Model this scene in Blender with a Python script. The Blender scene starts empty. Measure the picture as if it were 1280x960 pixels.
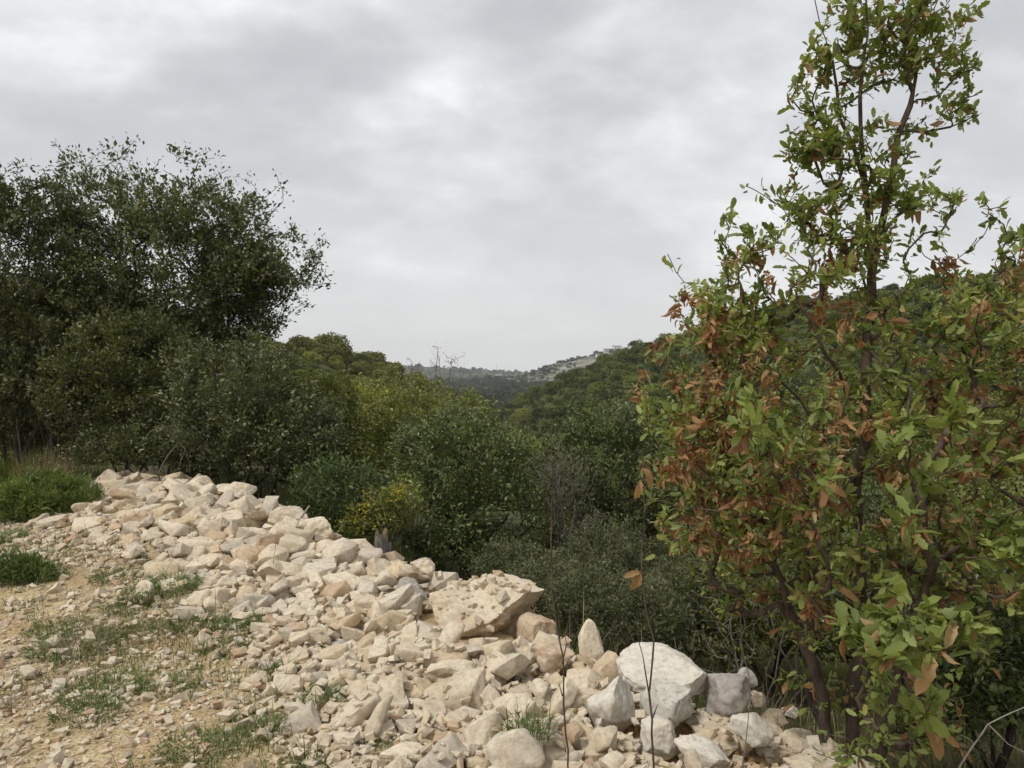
import bpy, bmesh, math
import numpy as np
from mathutils import Vector, Matrix, noise as mnoise

# ------------------------------------------------------------------ camera, sky, sun, exposure
SC = bpy.context.scene
COL = SC.collection
FPX = 914.0
PITCH = math.radians(0.63)
EYE = np.array([0.0, 0.0, 1.6])
cam_d = bpy.data.cameras.new('camera')
cam_d.sensor_width = 36.0
cam_d.lens = 36.0 * FPX / 1280.0
cam_d.clip_start = 0.05
cam_d.clip_end = 9000
cam = bpy.data.objects.new('camera', cam_d)
COL.objects.link(cam)
cam.location = EYE
cam.rotation_euler = (math.radians(90) - PITCH, 0, 0)
SC.camera = cam

SUN_EL, SUN_AZ = math.radians(56), math.radians(-125)   # azimuth from +Y towards +X: behind and left of the viewer
world = bpy.data.worlds.new('World')
SC.world = world
world.use_nodes = True
wn, wl = world.node_tree.nodes, world.node_tree.links
wn.clear()


def N(nodes, typ, **kw):
    n = nodes.new(typ)
    for k, v in kw.items():
        if k.startswith('i_'):
            n.inputs[k[2:].replace('_', ' ')].default_value = v
        else:
            setattr(n, k, v)
    return n


def math_node(nodes, links, op, a, b=None):
    n = nodes.new('ShaderNodeMath')
    n.operation = op
    for i, x in enumerate((a, b)):
        if x is None:
            continue
        if isinstance(x, (int, float)):
            n.inputs[i].default_value = x
        else:
            links.new(x, n.inputs[i])
    return n.outputs[0]


def ramp(nodes, links, fac, stops):
    r = nodes.new('ShaderNodeValToRGB')
    el = r.color_ramp.elements
    while len(el) < len(stops):
        el.new(0.5)
    for e, (p, c) in zip(el, stops):
        e.position = p
        e.color = (c[0], c[1], c[2], 1) if hasattr(c, '__len__') else (c, c, c, 1)
    links.new(fac, r.inputs[0])
    return r.outputs[0]


def mix_rgb(nodes, links, fac, a, b, mode='MIX'):
    m = nodes.new('ShaderNodeMix')
    m.data_type = 'RGBA'
    m.blend_type = mode
    for idx, x in ((0, fac), (6, a), (7, b)):
        if isinstance(x, (int, float)):
            m.inputs[idx].default_value = x
        elif isinstance(x, tuple):
            m.inputs[idx].default_value = (x[0], x[1], x[2], 1)
        else:
            links.new(x, m.inputs[idx])
    return m.outputs[2]


sky = wn.new('ShaderNodeTexSky')
sky.sky_type = 'NISHITA'
sky.sun_disc = False
sky.sun_elevation = SUN_EL
sky.sun_rotation = SUN_AZ
sky.air_density = 1.2
sky.dust_density = 2.0
tc = wn.new('ShaderNodeTexCoord')
sep = wn.new('ShaderNodeSeparateXYZ')
wl.new(tc.outputs['Generated'], sep.inputs[0])
zc = math_node(wn, wl, 'MAXIMUM', sep.outputs[2], 0.0)
den = math_node(wn, wl, 'ADD', zc, 0.38)
cx = math_node(wn, wl, 'DIVIDE', sep.outputs[0], den)
cy = math_node(wn, wl, 'DIVIDE', sep.outputs[1], den)
comb = wn.new('ShaderNodeCombineXYZ')
wl.new(cx, comb.inputs[0]); wl.new(cy, comb.inputs[1])
mp = wn.new('ShaderNodeMapping')
mp.inputs['Location'].default_value = (1.3, 9.6, 0)
mp.inputs['Rotation'].default_value = (0, 0, math.radians(-14))
mp.inputs['Scale'].default_value = (1.5, 1.9, 1)
wl.new(comb.outputs[0], mp.inputs[0])
n1 = N(wn, 'ShaderNodeTexNoise', i_Scale=1.0, i_Detail=7.0, i_Roughness=0.5, i_Distortion=0.25)
wl.new(mp.outputs[0], n1.inputs['Vector'])
n2 = N(wn, 'ShaderNodeTexNoise', i_Scale=3.4, i_Detail=7.0, i_Roughness=0.52, i_Distortion=0.2)
wl.new(mp.outputs[0], n2.inputs['Vector'])
cl = math_node(wn, wl, 'ADD', math_node(wn, wl, 'MULTIPLY', n1.outputs[0], 0.62), math_node(wn, wl, 'MULTIPLY', n2.outputs[0], 0.38))
cloud = ramp(wn, wl, cl, [(0.34, (0.34, 0.35, 0.36)), (0.47, (0.42, 0.428, 0.438)), (0.56, (0.53, 0.536, 0.543)), (0.70, (0.78, 0.78, 0.778))])
hz = ramp(wn, wl, zc, [(0.0, 1.0), (0.10, 0.72), (0.32, 0.0)])
cloud_h = mix_rgb(wn, wl, hz, cloud, (0.53, 0.534, 0.54))
skyc = mix_rgb(wn, wl, 1.0, sky.outputs[0], (0.11, 0.105, 0.095), 'MULTIPLY')
tot = mix_rgb(wn, wl, 0.93, skyc, cloud_h)
bg = wn.new('ShaderNodeBackground')
bg.inputs[1].default_value = 1.0
wl.new(tot, bg.inputs[0])
wo = wn.new('ShaderNodeOutputWorld')
wl.new(bg.outputs[0], wo.inputs[0])

sun_d = bpy.data.lights.new('sun', 'SUN')
sun_d.energy = 1.5
sun_d.angle = math.radians(13)
sun_d.color = (1.0, 0.965, 0.90)
sun = bpy.data.objects.new('sun', sun_d)
COL.objects.link(sun)
sd = Vector((math.sin(SUN_AZ) * math.cos(SUN_EL), math.cos(SUN_AZ) * math.cos(SUN_EL), math.sin(SUN_EL)))
sun.rotation_euler = sd.to_track_quat('Z', 'Y').to_euler()
sun.location = (0, 0, 30)

SC.view_settings.view_transform = 'Standard'
SC.view_settings.look = 'None'
SC.view_settings.exposure = 0.64
SC.view_settings.gamma = 1.0
SC.cycles.use_denoising = True
SC.cycles.max_bounces = 6
SC.cycles.diffuse_bounces = 3
SC.cycles.glossy_bounces = 2
SC.cycles.transmission_bounces = 3
SC.cycles.transparent_max_bounces = 4
SC.cycles.volume_bounces = 0
SC.cycles.caustics_reflective = False
SC.cycles.caustics_refractive = False
SC.cycles.use_adaptive_sampling = True

# ------------------------------------------------------------------ helpers


def P(px, py, Y):
    """point at depth Y (metres ahead) on the sight line through the photo position px, py"""
    f = np.array([0, math.cos(PITCH), -math.sin(PITCH)])
    u = np.array([0, math.sin(PITCH), math.cos(PITCH)])
    r = f + np.array([1.0, 0, 0]) * (px - 640) / FPX - u * (py - 480) / FPX
    return EYE + r * (Y / r[1])


def project(p):
    p = np.asarray(p, float) - EYE
    f = np.array([0, math.cos(PITCH), -math.sin(PITCH)])
    u = np.array([0, math.sin(PITCH), math.cos(PITCH)])
    d = p @ f
    return 640 + FPX * p[..., 0] / d, 480 - FPX * (p @ u) / d, d


def tag(o, label=None, cat=None, group=None, kind=None):
    if label: o['label'] = label
    if cat: o['category'] = cat
    if group: o['group'] = group
    if kind: o['kind'] = kind
    return o


def mesh_data(name, V, F, mats, rnd=None, smooth=False, mat_idx=None):
    V = np.asarray(V, np.float32); F = np.asarray(F, np.int32)
    k = F.shape[1]
    me = bpy.data.meshes.new(name)
    me.vertices.add(len(V)); me.vertices.foreach_set('co', V.ravel())
    me.loops.add(F.size); me.loops.foreach_set('vertex_index', F.ravel())
    me.polygons.add(len(F))
    me.polygons.foreach_set('loop_start', np.arange(0, F.size, k, dtype=np.int32))
    me.polygons.foreach_set('loop_total', np.full(len(F), k, np.int32))
    me.polygons.foreach_set('use_smooth', np.full(len(F), bool(smooth)))
    for m in (mats if isinstance(mats, (list, tuple)) else [mats]):
        me.materials.append(m)
    if mat_idx is not None:
        me.polygons.foreach_set('material_index', np.asarray(mat_idx, np.int32))
    if rnd is not None:
        a = me.attributes.new('rnd', 'FLOAT', 'FACE')
        a.data.foreach_set('value', np.asarray(rnd, np.float32))
    me.update(calc_edges=True)
    return me


def obj(name, me, parent=None):
    o = bpy.data.objects.new(name, me)
    COL.objects.link(o)
    if parent is not None:
        o.parent = parent
    return o


def empty(name, loc, rz=0.0):
    o = bpy.data.objects.new(name, None)
    COL.objects.link(o)
    o.location = loc
    o.rotation_euler = (0, 0, rz)
    o.empty_display_size = 0.2
    return o


def copy_tree(o, parent=None):
    c = o.copy()
    COL.objects.link(c)
    c.parent = parent
    for ch in o.children:
        copy_tree(ch, c)
    return c


def unit(a):
    return a / np.maximum(np.linalg.norm(a, axis=-1, keepdims=True), 1e-9)


# value noise on numpy arrays
_nr = np.random.RandomState(7)
_tab = _nr.rand(256, 256)


def vnoise(x, y, s=1.0, o=0):
    x = np.asarray(x, float) * s + 37.3 * o; y = np.asarray(y, float) * s + 71.9 * o
    xi = np.floor(x).astype(int); yi = np.floor(y).astype(int)
    fx = x - xi; fy = y - yi
    fx = fx * fx * (3 - 2 * fx); fy = fy * fy * (3 - 2 * fy)
    g = lambda i, j: _tab[i & 255, j & 255]
    return (g(xi, yi) * (1 - fx) + g(xi + 1, yi) * fx) * (1 - fy) + (g(xi, yi + 1) * (1 - fx) + g(xi + 1, yi + 1) * fx) * fy - 0.5


def fnoise(x, y, s, o=0, oct=3):
    t = 0; a = 1.0
    for k in range(oct):
        t = t + a * vnoise(x, y, s * 2 ** k, o + k * 3); a *= 0.5
    return t


def sstep(a, b, x):
    t = np.clip((x - a) / (b - a), 0, 1)
    return t * t * (3 - 2 * t)


def poly_dist(x, y, pts):
    """nearest distance, sign (+ = left of travel), and interpolated extra columns"""
    x = np.asarray(x, float); y = np.asarray(y, float)
    best = np.full(x.shape, 1e18); sg = np.ones(x.shape); val = np.zeros(x.shape)
    for a, b in zip(pts[:-1], pts[1:]):
        dx, dy = b[0] - a[0], b[1] - a[1]
        L2 = dx * dx + dy * dy
        t = np.clip(((x - a[0]) * dx + (y - a[1]) * dy) / L2, 0, 1)
        d = (x - a[0] - t * dx) ** 2 + (y - a[1] - t * dy) ** 2
        c = dx * (y - a[1]) - dy * (x - a[0])
        m = d < best
        best = np.where(m, d, best); sg = np.where(m, np.sign(c), sg)
        if len(a) > 2:
            val = np.where(m, a[2] + t * (b[2] - a[2]), val)
    return np.sqrt(best), sg, val


# crest of the rubble bank, from far left to the right of the viewer: x, y, ground height
CREST = [(-40, 26, 0.2), (-14, 15, 0.15), (-9, 12, 0.12), (-5.8, 10, 0.10), (-3.7, 8.5, 0.19), (-2.7, 7.55, 0.17), (-1.65, 6.4, 0.08),
         (-0.95, 5.75, -0.05), (-0.2, 4.95, -0.05), (0.3, 4.4, -0.13), (0.9, 4.0, -0.19), (1.28, 3.6, -0.22), (1.5, 3.1, -0.2), (1.9, 2.0, -0.15), (2.6, 0, -0.1), (4, -10, 0), (6, -60, 0)]
EDGE = [(-9, 14), (-6.0, 10.4), (-5.0, 8.3), (-3.15, 5.95), (-1.7, 4.5), (-0.9, 3.7), (-0.75, 2.9), (-0.9, 1.5)]
LSPUR = [(-140, 30, 20), (-60, 52, 11.5), (-23, 70, 4.2), (-20.8, 95, 2.7), (-18, 115, -1.2), (-14, 140, -3.6), (-2, 185, -11), (6, 220, -15)]
RSPUR = [(160, 30, 30), (90, 60, 18), (63, 90, 13.5), (55, 110, 13.2), (44, 130, 11.5), (34.5, 150, 8.2), (29.5, 180, 4.8), (22.9, 220, -0.4), (12, 270, -13)]
FARL = [(-1400, 1700, 90), (-700, 1750, 54), (-256, 1800, 24), (-80, 1800, 15), (40, 1800, 8), (400, 1850, -5)]
FARR = [(10, 900, 0), (22, 900, 4), (59, 900, 18), (98, 900, 27), (128, 900, 33), (157, 900, 34), (300, 880, 45), (700, 800, 90)]


def ridge(x, y, pts, slope, w):
    d, _, z = poly_dist(x, y, pts)
    return z - slope * (np.sqrt(d * d + w * w) - w)


def H(x, y):
    x = np.asarray(x, float); y = np.asarray(y, float)
    d, sg, cz = poly_dist(x, y, CREST)
    s = d * sg
    road = 0.02 * fnoise(x, y, 1.3, 1) + 0.05 * fnoise(x, y, 0.35, 5, 2)
    near_in = cz * np.exp(-(s / 1.5) ** 2) + road
    lw = sstep(-2.0, -4.5, x)            # the bank hardly drops where the oaks stand on the left
    sp = np.maximum(s, 0)
    fall = (0.85 * (1 - np.exp(-sp / 1.3)) + 0.11 * sp) * (1 - 0.75 * lw)
    near_out = cz - fall + 0.10 * fnoise(x, y, 0.8, 9)
    near = np.where(s > 0, near_out, near_in)
    floor = np.interp(y, [-200, 0, 20, 40, 60, 150, 250, 400, 700, 1200, 2600], [1, -1.2, -3, -5.8, -8, -12, -14, -13, -8, -8, -9])
    far = np.maximum(np.maximum(floor, ridge(x, y, LSPUR, 0.62, 6)), np.maximum(ridge(x, y, RSPUR, 0.5, 8), np.maximum(ridge(x, y, FARL, 0.12, 30), ridge(x, y, FARR, 0.14, 20))))
    r = np.hypot(x, y)
    far = far + sstep(40, 200, r) * (1.2 * fnoise(x, y, 0.03, 2) + 3.0 * sstep(300, 900, r) * fnoise(x, y, 0.008, 4))
    w = sstep(13, 38, r) * sstep(-3, 6, s)
    return near * (1 - w) + far * w


def Hs(x, y):
    return float(H(np.array([x]), np.array([y]))[0])


# ------------------------------------------------------------------ materials
def new_mat(name):
    m = bpy.data.materials.new(name)
    m.use_nodes = True
    nt = m.node_tree
    nt.nodes.clear()
    out = nt.nodes.new('ShaderNodeOutputMaterial')
    return m, nt.nodes, nt.links, out


def leaf_mat(name, stops, rough=0.5, trans=0.28, spec=0.4, tcol=None, objvar=0.25):
    m, n, l, out = new_mat(name)
    at = n.new('ShaderNodeAttribute'); at.attribute_name = 'rnd'
    oi = n.new('ShaderNodeObjectInfo')
    fac = math_node(n, l, 'FRACT', math_node(n, l, 'ADD', at.outputs['Fac'], math_node(n, l, 'MULTIPLY', oi.outputs['Random'], 0.0)))
    col = ramp(n, l, fac, stops)
    geo = n.new('ShaderNodeNewGeometry')
    nz = N(n, 'ShaderNodeTexNoise', i_Scale=2.2, i_Detail=3.0)
    l.new(geo.outputs['Position'], nz.inputs['Vector'])
    v = math_node(n, l, 'ADD', math_node(n, l, 'MULTIPLY', nz.outputs[0], 0.7), 0.65)
    v = math_node(n, l, 'MULTIPLY', v, math_node(n, l, 'ADD', math_node(n, l, 'MULTIPLY', oi.outputs['Random'], objvar), 1 - objvar / 2))
    cv = n.new('ShaderNodeCombineXYZ')
    for i in range(3):
        l.new(v, cv.inputs[i])
    col = mix_rgb(n, l, 1.0, col, cv.outputs[0], 'MULTIPLY')
    b = n.new('ShaderNodeBsdfPrincipled')
    l.new(col, b.inputs['Base Color'])
    b.inputs['Roughness'].default_value = rough
    b.inputs['Specular IOR Level'].default_value = spec
    t = n.new('ShaderNodeBsdfTranslucent')
    l.new(mix_rgb(n, l, 1.0, col, tcol or (1.25, 1.35, 0.75), 'MULTIPLY'), t.inputs[0])
    mx = n.new('ShaderNodeMixShader')
    mx.inputs[0].default_value = trans
    l.new(b.outputs[0], mx.inputs[1]); l.new(t.outputs[0], mx.inputs[2])
    l.new(mx.outputs[0], out.inputs[0])
    return m


def bark_mat(name, a, b_, scale=30):
    m, n, l, out = new_mat(name)
    tcn = n.new('ShaderNodeTexCoord')
    mpn = n.new('ShaderNodeMapping')
    mpn.inputs['Scale'].default_value = (1, 1, 0.3)
    l.new(tcn.outputs['Object'], mpn.inputs[0])
    nz = N(n, 'ShaderNodeTexNoise', i_Scale=float(scale), i_Detail=5.0, i_Roughness=0.65)
    l.new(mpn.outputs[0], nz.inputs['Vector'])
    col = ramp(n, l, nz.outputs[0], [(0.35, a), (0.65, b_)])
    bs = n.new('ShaderNodeBsdfPrincipled')
    l.new(col, bs.inputs['Base Color'])
    bs.inputs['Roughness'].default_value = 0.9
    bs.inputs['Specular IOR Level'].default_value = 0.2
    bp = n.new('ShaderNodeBump')
    bp.inputs['Strength'].default_value = 0.6
    bp.inputs['Distance'].default_value = 0.01
    l.new(nz.outputs[0], bp.inputs['Height'])
    l.new(bp.outputs[0], bs.inputs['Normal'])
    l.new(bs.outputs[0], out.inputs[0])
    return m


def rock_mat(name, stops, stain=(0.40, 0.24, 0.12), stain_amt=0.35, stain_scale=3.0, lichen=0.0, bump=0.5, scale=1.0):
    m, n, l, out = new_mat(name)
    at = n.new('ShaderNodeAttribute'); at.attribute_name = 'rnd'
    oi = n.new('ShaderNodeObjectInfo')
    geo = n.new('ShaderNodeNewGeometry')
    fac = math_node(n, l, 'FRACT', math_node(n, l, 'ADD', at.outputs['Fac'], oi.outputs['Random']))
    col = ramp(n, l, fac, stops)
    # broad staining with its own shape
    ns = N(n, 'ShaderNodeTexNoise', i_Scale=stain_scale, i_Detail=4.0, i_Roughness=0.6, i_Distortion=0.6)
    l.new(geo.outputs['Position'], ns.inputs['Vector'])
    sf = ramp(n, l, ns.outputs[0], [(0.50, 0.0), (0.68, 1.0)])
    col = mix_rgb(n, l, math_node(n, l, 'MULTIPLY', sf, stain_amt), col, stain)
    # fine speckle and darker veins
    nf = N(n, 'ShaderNodeTexNoise', i_Scale=34.0 * scale, i_Detail=6.0, i_Roughness=0.7)
    l.new(geo.outputs['Position'], nf.inputs['Vector'])
    sp = ramp(n, l, nf.outputs[0], [(0.3, 0.66), (0.52, 1.0), (0.75, 1.12)])
    col = mix_rgb(n, l, 1.0, col, sp, 'MULTIPLY')
    if lichen:
        nl = N(n, 'ShaderNodeTexNoise', i_Scale=16.0, i_Detail=6.0, i_Roughness=0.75)
        l.new(geo.outputs['Position'], nl.inputs['Vector'])
        lf = ramp(n, l, nl.outputs[0], [(0.55, 0.0), (0.62, 1.0)])
        col = mix_rgb(n, l, math_node(n, l, 'MULTIPLY', lf, lichen), col, (0.17, 0.17, 0.14))
    bs = n.new('ShaderNodeBsdfPrincipled')
    l.new(col, bs.inputs['Base Color'])
    bs.inputs['Roughness'].default_value = 0.92
    bs.inputs['Specular IOR Level'].default_value = 0.2
    nb = N(n, 'ShaderNodeTexNoise', i_Scale=22.0 * scale, i_Detail=8.0, i_Roughness=0.68)
    l.new(geo.outputs['Position'], nb.inputs['Vector'])
    bp = n.new('ShaderNodeBump')
    bp.inputs['Strength'].default_value = bump
    bp.inputs['Distance'].default_value = 0.012
    l.new(nb.outputs[0], bp.inputs['Height'])
    l.new(bp.outputs[0], bs.inputs['Normal'])
    l.new(bs.outputs[0], out.inputs[0])
    return m


def plain_mat(name, c, rough=0.8):
    m, n, l, out = new_mat(name)
    geo = n.new('ShaderNodeNewGeometry')
    nz = N(n, 'ShaderNodeTexNoise', i_Scale=6.0, i_Detail=4.0)
    l.new(geo.outputs['Position'], nz.inputs['Vector'])
    k = ramp(n, l, nz.outputs[0], [(0.3, 0.8), (0.7, 1.1)])
    bs = n.new('ShaderNodeBsdfPrincipled')
    l.new(mix_rgb(n, l, 1.0, tuple(c), k, 'MULTIPLY'), bs.inputs['Base Color'])
    bs.inputs['Roughness'].default_value = rough
    l.new(bs.outputs[0], out.inputs[0])
    return m


STONE_STOPS = [(0.0, (0.606, 0.505, 0.36)), (0.22, (0.666, 0.575, 0.438)), (0.42, (0.58, 0.485, 0.35)), (0.58, (0.646, 0.57, 0.448)), (0.74, (0.505, 0.44, 0.35)), (0.88, (0.596, 0.485, 0.32)), (0.95, (0.474, 0.34, 0.221)), (1.0, (0.606, 0.515, 0.364))]
M = {}
M['stone'] = rock_mat('limestone', STONE_STOPS, stain=(0.46, 0.35, 0.22), stain_amt=0.55, stain_scale=9, bump=0.9)
M['gravel'] = rock_mat('gravel', [(0.0, (0.58, 0.48, 0.33)), (0.3, (0.62, 0.54, 0.41)), (0.6, (0.50, 0.42, 0.31)), (0.85, (0.46, 0.36, 0.24)), (0.95, (0.44, 0.29, 0.18)), (1.0, (0.66, 0.60, 0.48))], stain=(0.5, 0.34, 0.15), stain_amt=0.3, stain_scale=2.0, bump=0.2)
M['cream'] = rock_mat('boulder_cream', [(0, (0.60, 0.51, 0.375)), (1, (0.66, 0.57, 0.43))], stain=(0.47, 0.32, 0.17), stain_amt=0.5, stain_scale=4)
M['white'] = rock_mat('boulder_white', [(0, (0.62, 0.57, 0.485)), (1, (0.66, 0.61, 0.525))], stain=(0.50, 0.38, 0.26), stain_amt=0.5, stain_scale=5)
M['lichen'] = rock_mat('boulder_lichen', [(0, (0.55, 0.52, 0.45)), (1, (0.58, 0.55, 0.48))], stain=(0.40, 0.37, 0.31), stain_amt=0.5, stain_scale=5, lichen=0.8)
M['grey'] = rock_mat('boulder_grey', [(0, (0.38, 0.35, 0.315)), (1, (0.44, 0.40, 0.36))], stain=(0.27, 0.22, 0.18), stain_amt=0.6, stain_scale=6)
M['rust'] = rock_mat('boulder_rust', [(0, (0.54, 0.43, 0.30)), (1, (0.58, 0.47, 0.34))], stain=(0.36, 0.19, 0.085), stain_amt=0.9, stain_scale=4.5)

G = lambda k, c: tuple(k * x for x in c)
M['oak_dark'] = leaf_mat('leaf_oak_dark', [(0, (0.059, 0.074, 0.027)), (0.5, (0.107, 0.126, 0.047)), (0.85, (0.16, 0.181, 0.065)), (1, (0.258, 0.258, 0.092))], rough=0.42, trans=0.16, spec=0.5)
M['oak_olive'] = leaf_mat('leaf_oak_olive', [(0, (0.062, 0.078, 0.024)), (0.5, (0.112, 0.13, 0.039)), (0.85, (0.161, 0.176, 0.053)), (1, (0.223, 0.213, 0.071))], rough=0.45, trans=0.22)
M['bush_dark'] = leaf_mat('leaf_bush_dark', [(0, (0.058, 0.08, 0.023)), (0.5, (0.106, 0.135, 0.038)), (0.88, (0.165, 0.2, 0.059)), (1, (0.287, 0.279, 0.092))], rough=0.4, trans=0.18, spec=0.5)
M['bush_light'] = leaf_mat('leaf_bush_light', [(0, (0.142, 0.158, 0.034)), (0.5, (0.246, 0.257, 0.053)), (0.88, (0.341, 0.325, 0.076)), (1, (0.418, 0.325, 0.102))], rough=0.5, trans=0.28)
M['bush_mid'] = leaf_mat('leaf_bush_mid', [(0, (0.103, 0.125, 0.028)), (0.5, (0.181, 0.206, 0.042)), (0.88, (0.269, 0.272, 0.055)), (1, (0.396, 0.321, 0.086))], rough=0.45, trans=0.24)
M['bush_bright'] = leaf_mat('leaf_bush_bright', [(0, (0.044, 0.068, 0.018)), (0.5, (0.075, 0.114, 0.029)), (1, (0.125, 0.155, 0.044))], rough=0.45, trans=0.25)
M['sage'] = leaf_mat('leaf_sage', [(0, (0.064, 0.076, 0.029)), (0.5, (0.107, 0.121, 0.05)), (1, (0.175, 0.18, 0.076))], rough=0.6, trans=0.2)
M['hill_a'] = leaf_mat('leaf_hill', [(0, (0.071, 0.089, 0.023)), (0.5, (0.12, 0.146, 0.038)), (1, (0.193, 0.205, 0.056))], rough=0.6, trans=0.2, objvar=0.9)
M['hill_l'] = leaf_mat('leaf_hill_light', [(0, (0.105, 0.121, 0.029)), (0.5, (0.176, 0.187, 0.046)), (1, (0.238, 0.231, 0.066))], rough=0.6, trans=0.2, objvar=0.7)
M['hill_far'] = leaf_mat('leaf_far', [(0, (0.034, 0.046, 0.024)), (1, (0.075, 0.092, 0.046))], rough=0.7, trans=0.15, objvar=0.7)
M['oak_green'] = leaf_mat('leaf_oak_green', [(0, (0.115, 0.143, 0.038)), (0.4, (0.193, 0.24, 0.063)), (0.8, (0.282, 0.33, 0.085)), (1, (0.42, 0.374, 0.12))], rough=0.5, trans=0.34, spec=0.35)
M['oak_brown'] = leaf_mat('leaf_oak_brown', [(0, (0.197, 0.114, 0.054)), (0.45, (0.317, 0.179, 0.081)), (0.85, (0.453, 0.302, 0.145)), (1, (0.634, 0.527, 0.309))], rough=0.65, trans=0.3, spec=0.25, tcol=(1.2, 0.9, 0.6))
M['grass'] = leaf_mat('grass_blade', [(0, (0.069, 0.102, 0.024)), (0.5, (0.119, 0.162, 0.037)), (0.85, (0.188, 0.204, 0.055)), (1, (0.375, 0.3, 0.132))], rough=0.6, trans=0.3)
M['weed'] = leaf_mat('weed_leaf', [(0, (0.066, 0.1, 0.026)), (0.5, (0.11, 0.158, 0.042)), (1, (0.176, 0.21, 0.07))], rough=0.6, trans=0.3)
M['fennel'] = leaf_mat('feathery_leaf', [(0, (0.091, 0.13, 0.031)), (0.5, (0.146, 0.194, 0.046)), (1, (0.227, 0.251, 0.066))], rough=0.6, trans=0.3)
M['straw'] = leaf_mat('dry_stalk', [(0, (0.16, 0.11, 0.065)), (0.5, (0.27, 0.20, 0.12)), (1, (0.40, 0.33, 0.22))], rough=0.8, trans=0.2, tcol=(1.1, 1, 0.8))
M['broom'] = leaf_mat('broom_twig', [(0, (0.09, 0.09, 0.05)), (0.5, (0.15, 0.14, 0.085)), (1, (0.24, 0.21, 0.14))], rough=0.8, trans=0.2)
M['flower'] = leaf_mat('yellow_flower', [(0, (0.495, 0.342, 0.012)), (1, (0.648, 0.494, 0.03))], rough=0.6, trans=0.3, tcol=(1.2, 1.0, 0.5))
M['bark_dark'] = bark_mat('bark_dark', (0.030, 0.023, 0.018), (0.085, 0.068, 0.055))
M['bark_oak'] = bark_mat('bark_oak', (0.050, 0.034, 0.026), (0.13, 0.098, 0.078))
M['bark_grey'] = bark_mat('bark_grey', (0.10, 0.09, 0.075), (0.21, 0.19, 0.165))
M['bark_pale'] = bark_mat('bark_pale', (0.24, 0.21, 0.18), (0.42, 0.385, 0.335))
M['wood'] = bark_mat('stump_wood', (0.16, 0.11, 0.06), (0.32, 0.24, 0.15), 20)
M['plaster'] = plain_mat('plaster', (0.55, 0.53, 0.50))
M['plaster_white'] = plain_mat('plaster_white', (0.75, 0.75, 0.74))
M['roof'] = plain_mat('roof', (0.30, 0.27, 0.25))
M['glass'] = plain_mat('window_dark', (0.04, 0.045, 0.05), 0.2)
M['metal'] = plain_mat('metal', (0.22, 0.22, 0.23), 0.5)


def ground_mat():
    m, n, l, out = new_mat('ground')
    at = n.new('ShaderNodeAttribute'); at.attribute_name = 'zone'
    sp = n.new('ShaderNodeSeparateColor')
    l.new(at.outputs['Color'], sp.inputs[0])
    geo = n.new('ShaderNodeNewGeometry')
    def nz(s, d=5.0, r=0.6):
        t = N(n, 'ShaderNodeTexNoise', i_Scale=float(s), i_Detail=d, i_Roughness=r)
        l.new(geo.outputs['Position'], t.inputs['Vector'])
        return t.outputs[0]
    dirt = ramp(n, l, nz(7), [(0.3, (0.38, 0.29, 0.16)), (0.5, (0.51, 0.405, 0.24)), (0.7, (0.60, 0.50, 0.325))])
    dirt = mix_rgb(n, l, ramp(n, l, nz(1.4), [(0.42, 0.0), (0.62, 1.0)]), dirt, (0.44, 0.32, 0.175))
    grit = ramp(n, l, nz(75, 3.0, 0.5), [(0.36, (0.62, 0.62, 0.62)), (0.5, (1, 1, 1)), (0.62, (1.3, 1.27, 1.2))])
    dirt = mix_rgb(n, l, 1.0, dirt, grit, 'MULTIPLY')
    litter = ramp(n, l, nz(9), [(0.3, (0.050, 0.040, 0.024)), (0.5, (0.075, 0.072, 0.034)), (0.7, (0.13, 0.105, 0.06))])
    veg = ramp(n, l, nz(0.35, 8.0, 0.7), [(0.35, (0.040, 0.052, 0.020)), (0.55, (0.070, 0.085, 0.030)), (0.7, (0.13, 0.125, 0.06))])
    rocky = ramp(n, l, nz(0.045, 10.0, 0.75), [(0.40, (0.055, 0.066, 0.034)), (0.52, (0.17, 0.165, 0.13)), (0.62, (0.31, 0.30, 0.265))])
    c = mix_rgb(n, l, sp.outputs[0], litter, dirt)
    c = mix_rgb(n, l, sp.outputs[1], c, veg)
    c = mix_rgb(n, l, sp.outputs[2], c, rocky)
    bs = n.new('ShaderNodeBsdfPrincipled')
    l.new(c, bs.inputs['Base Color'])
    bs.inputs['Roughness'].default_value = 0.95
    bs.inputs['Specular IOR Level'].default_value = 0.1
    bp = n.new('ShaderNodeBump')
    bp.inputs['Strength'].default_value = 0.7
    bp.inputs['Distance'].default_value = 0.03
    l.new(nz(40, 8.0, 0.7), bp.inputs['Height'])
    l.new(bp.outputs[0], bs.inputs['Normal'])
    l.new(bs.outputs[0], out.inputs[0])
    return m


M['ground'] = ground_mat()

# ------------------------------------------------------------------ the ground, one sheet out to the horizon


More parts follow.
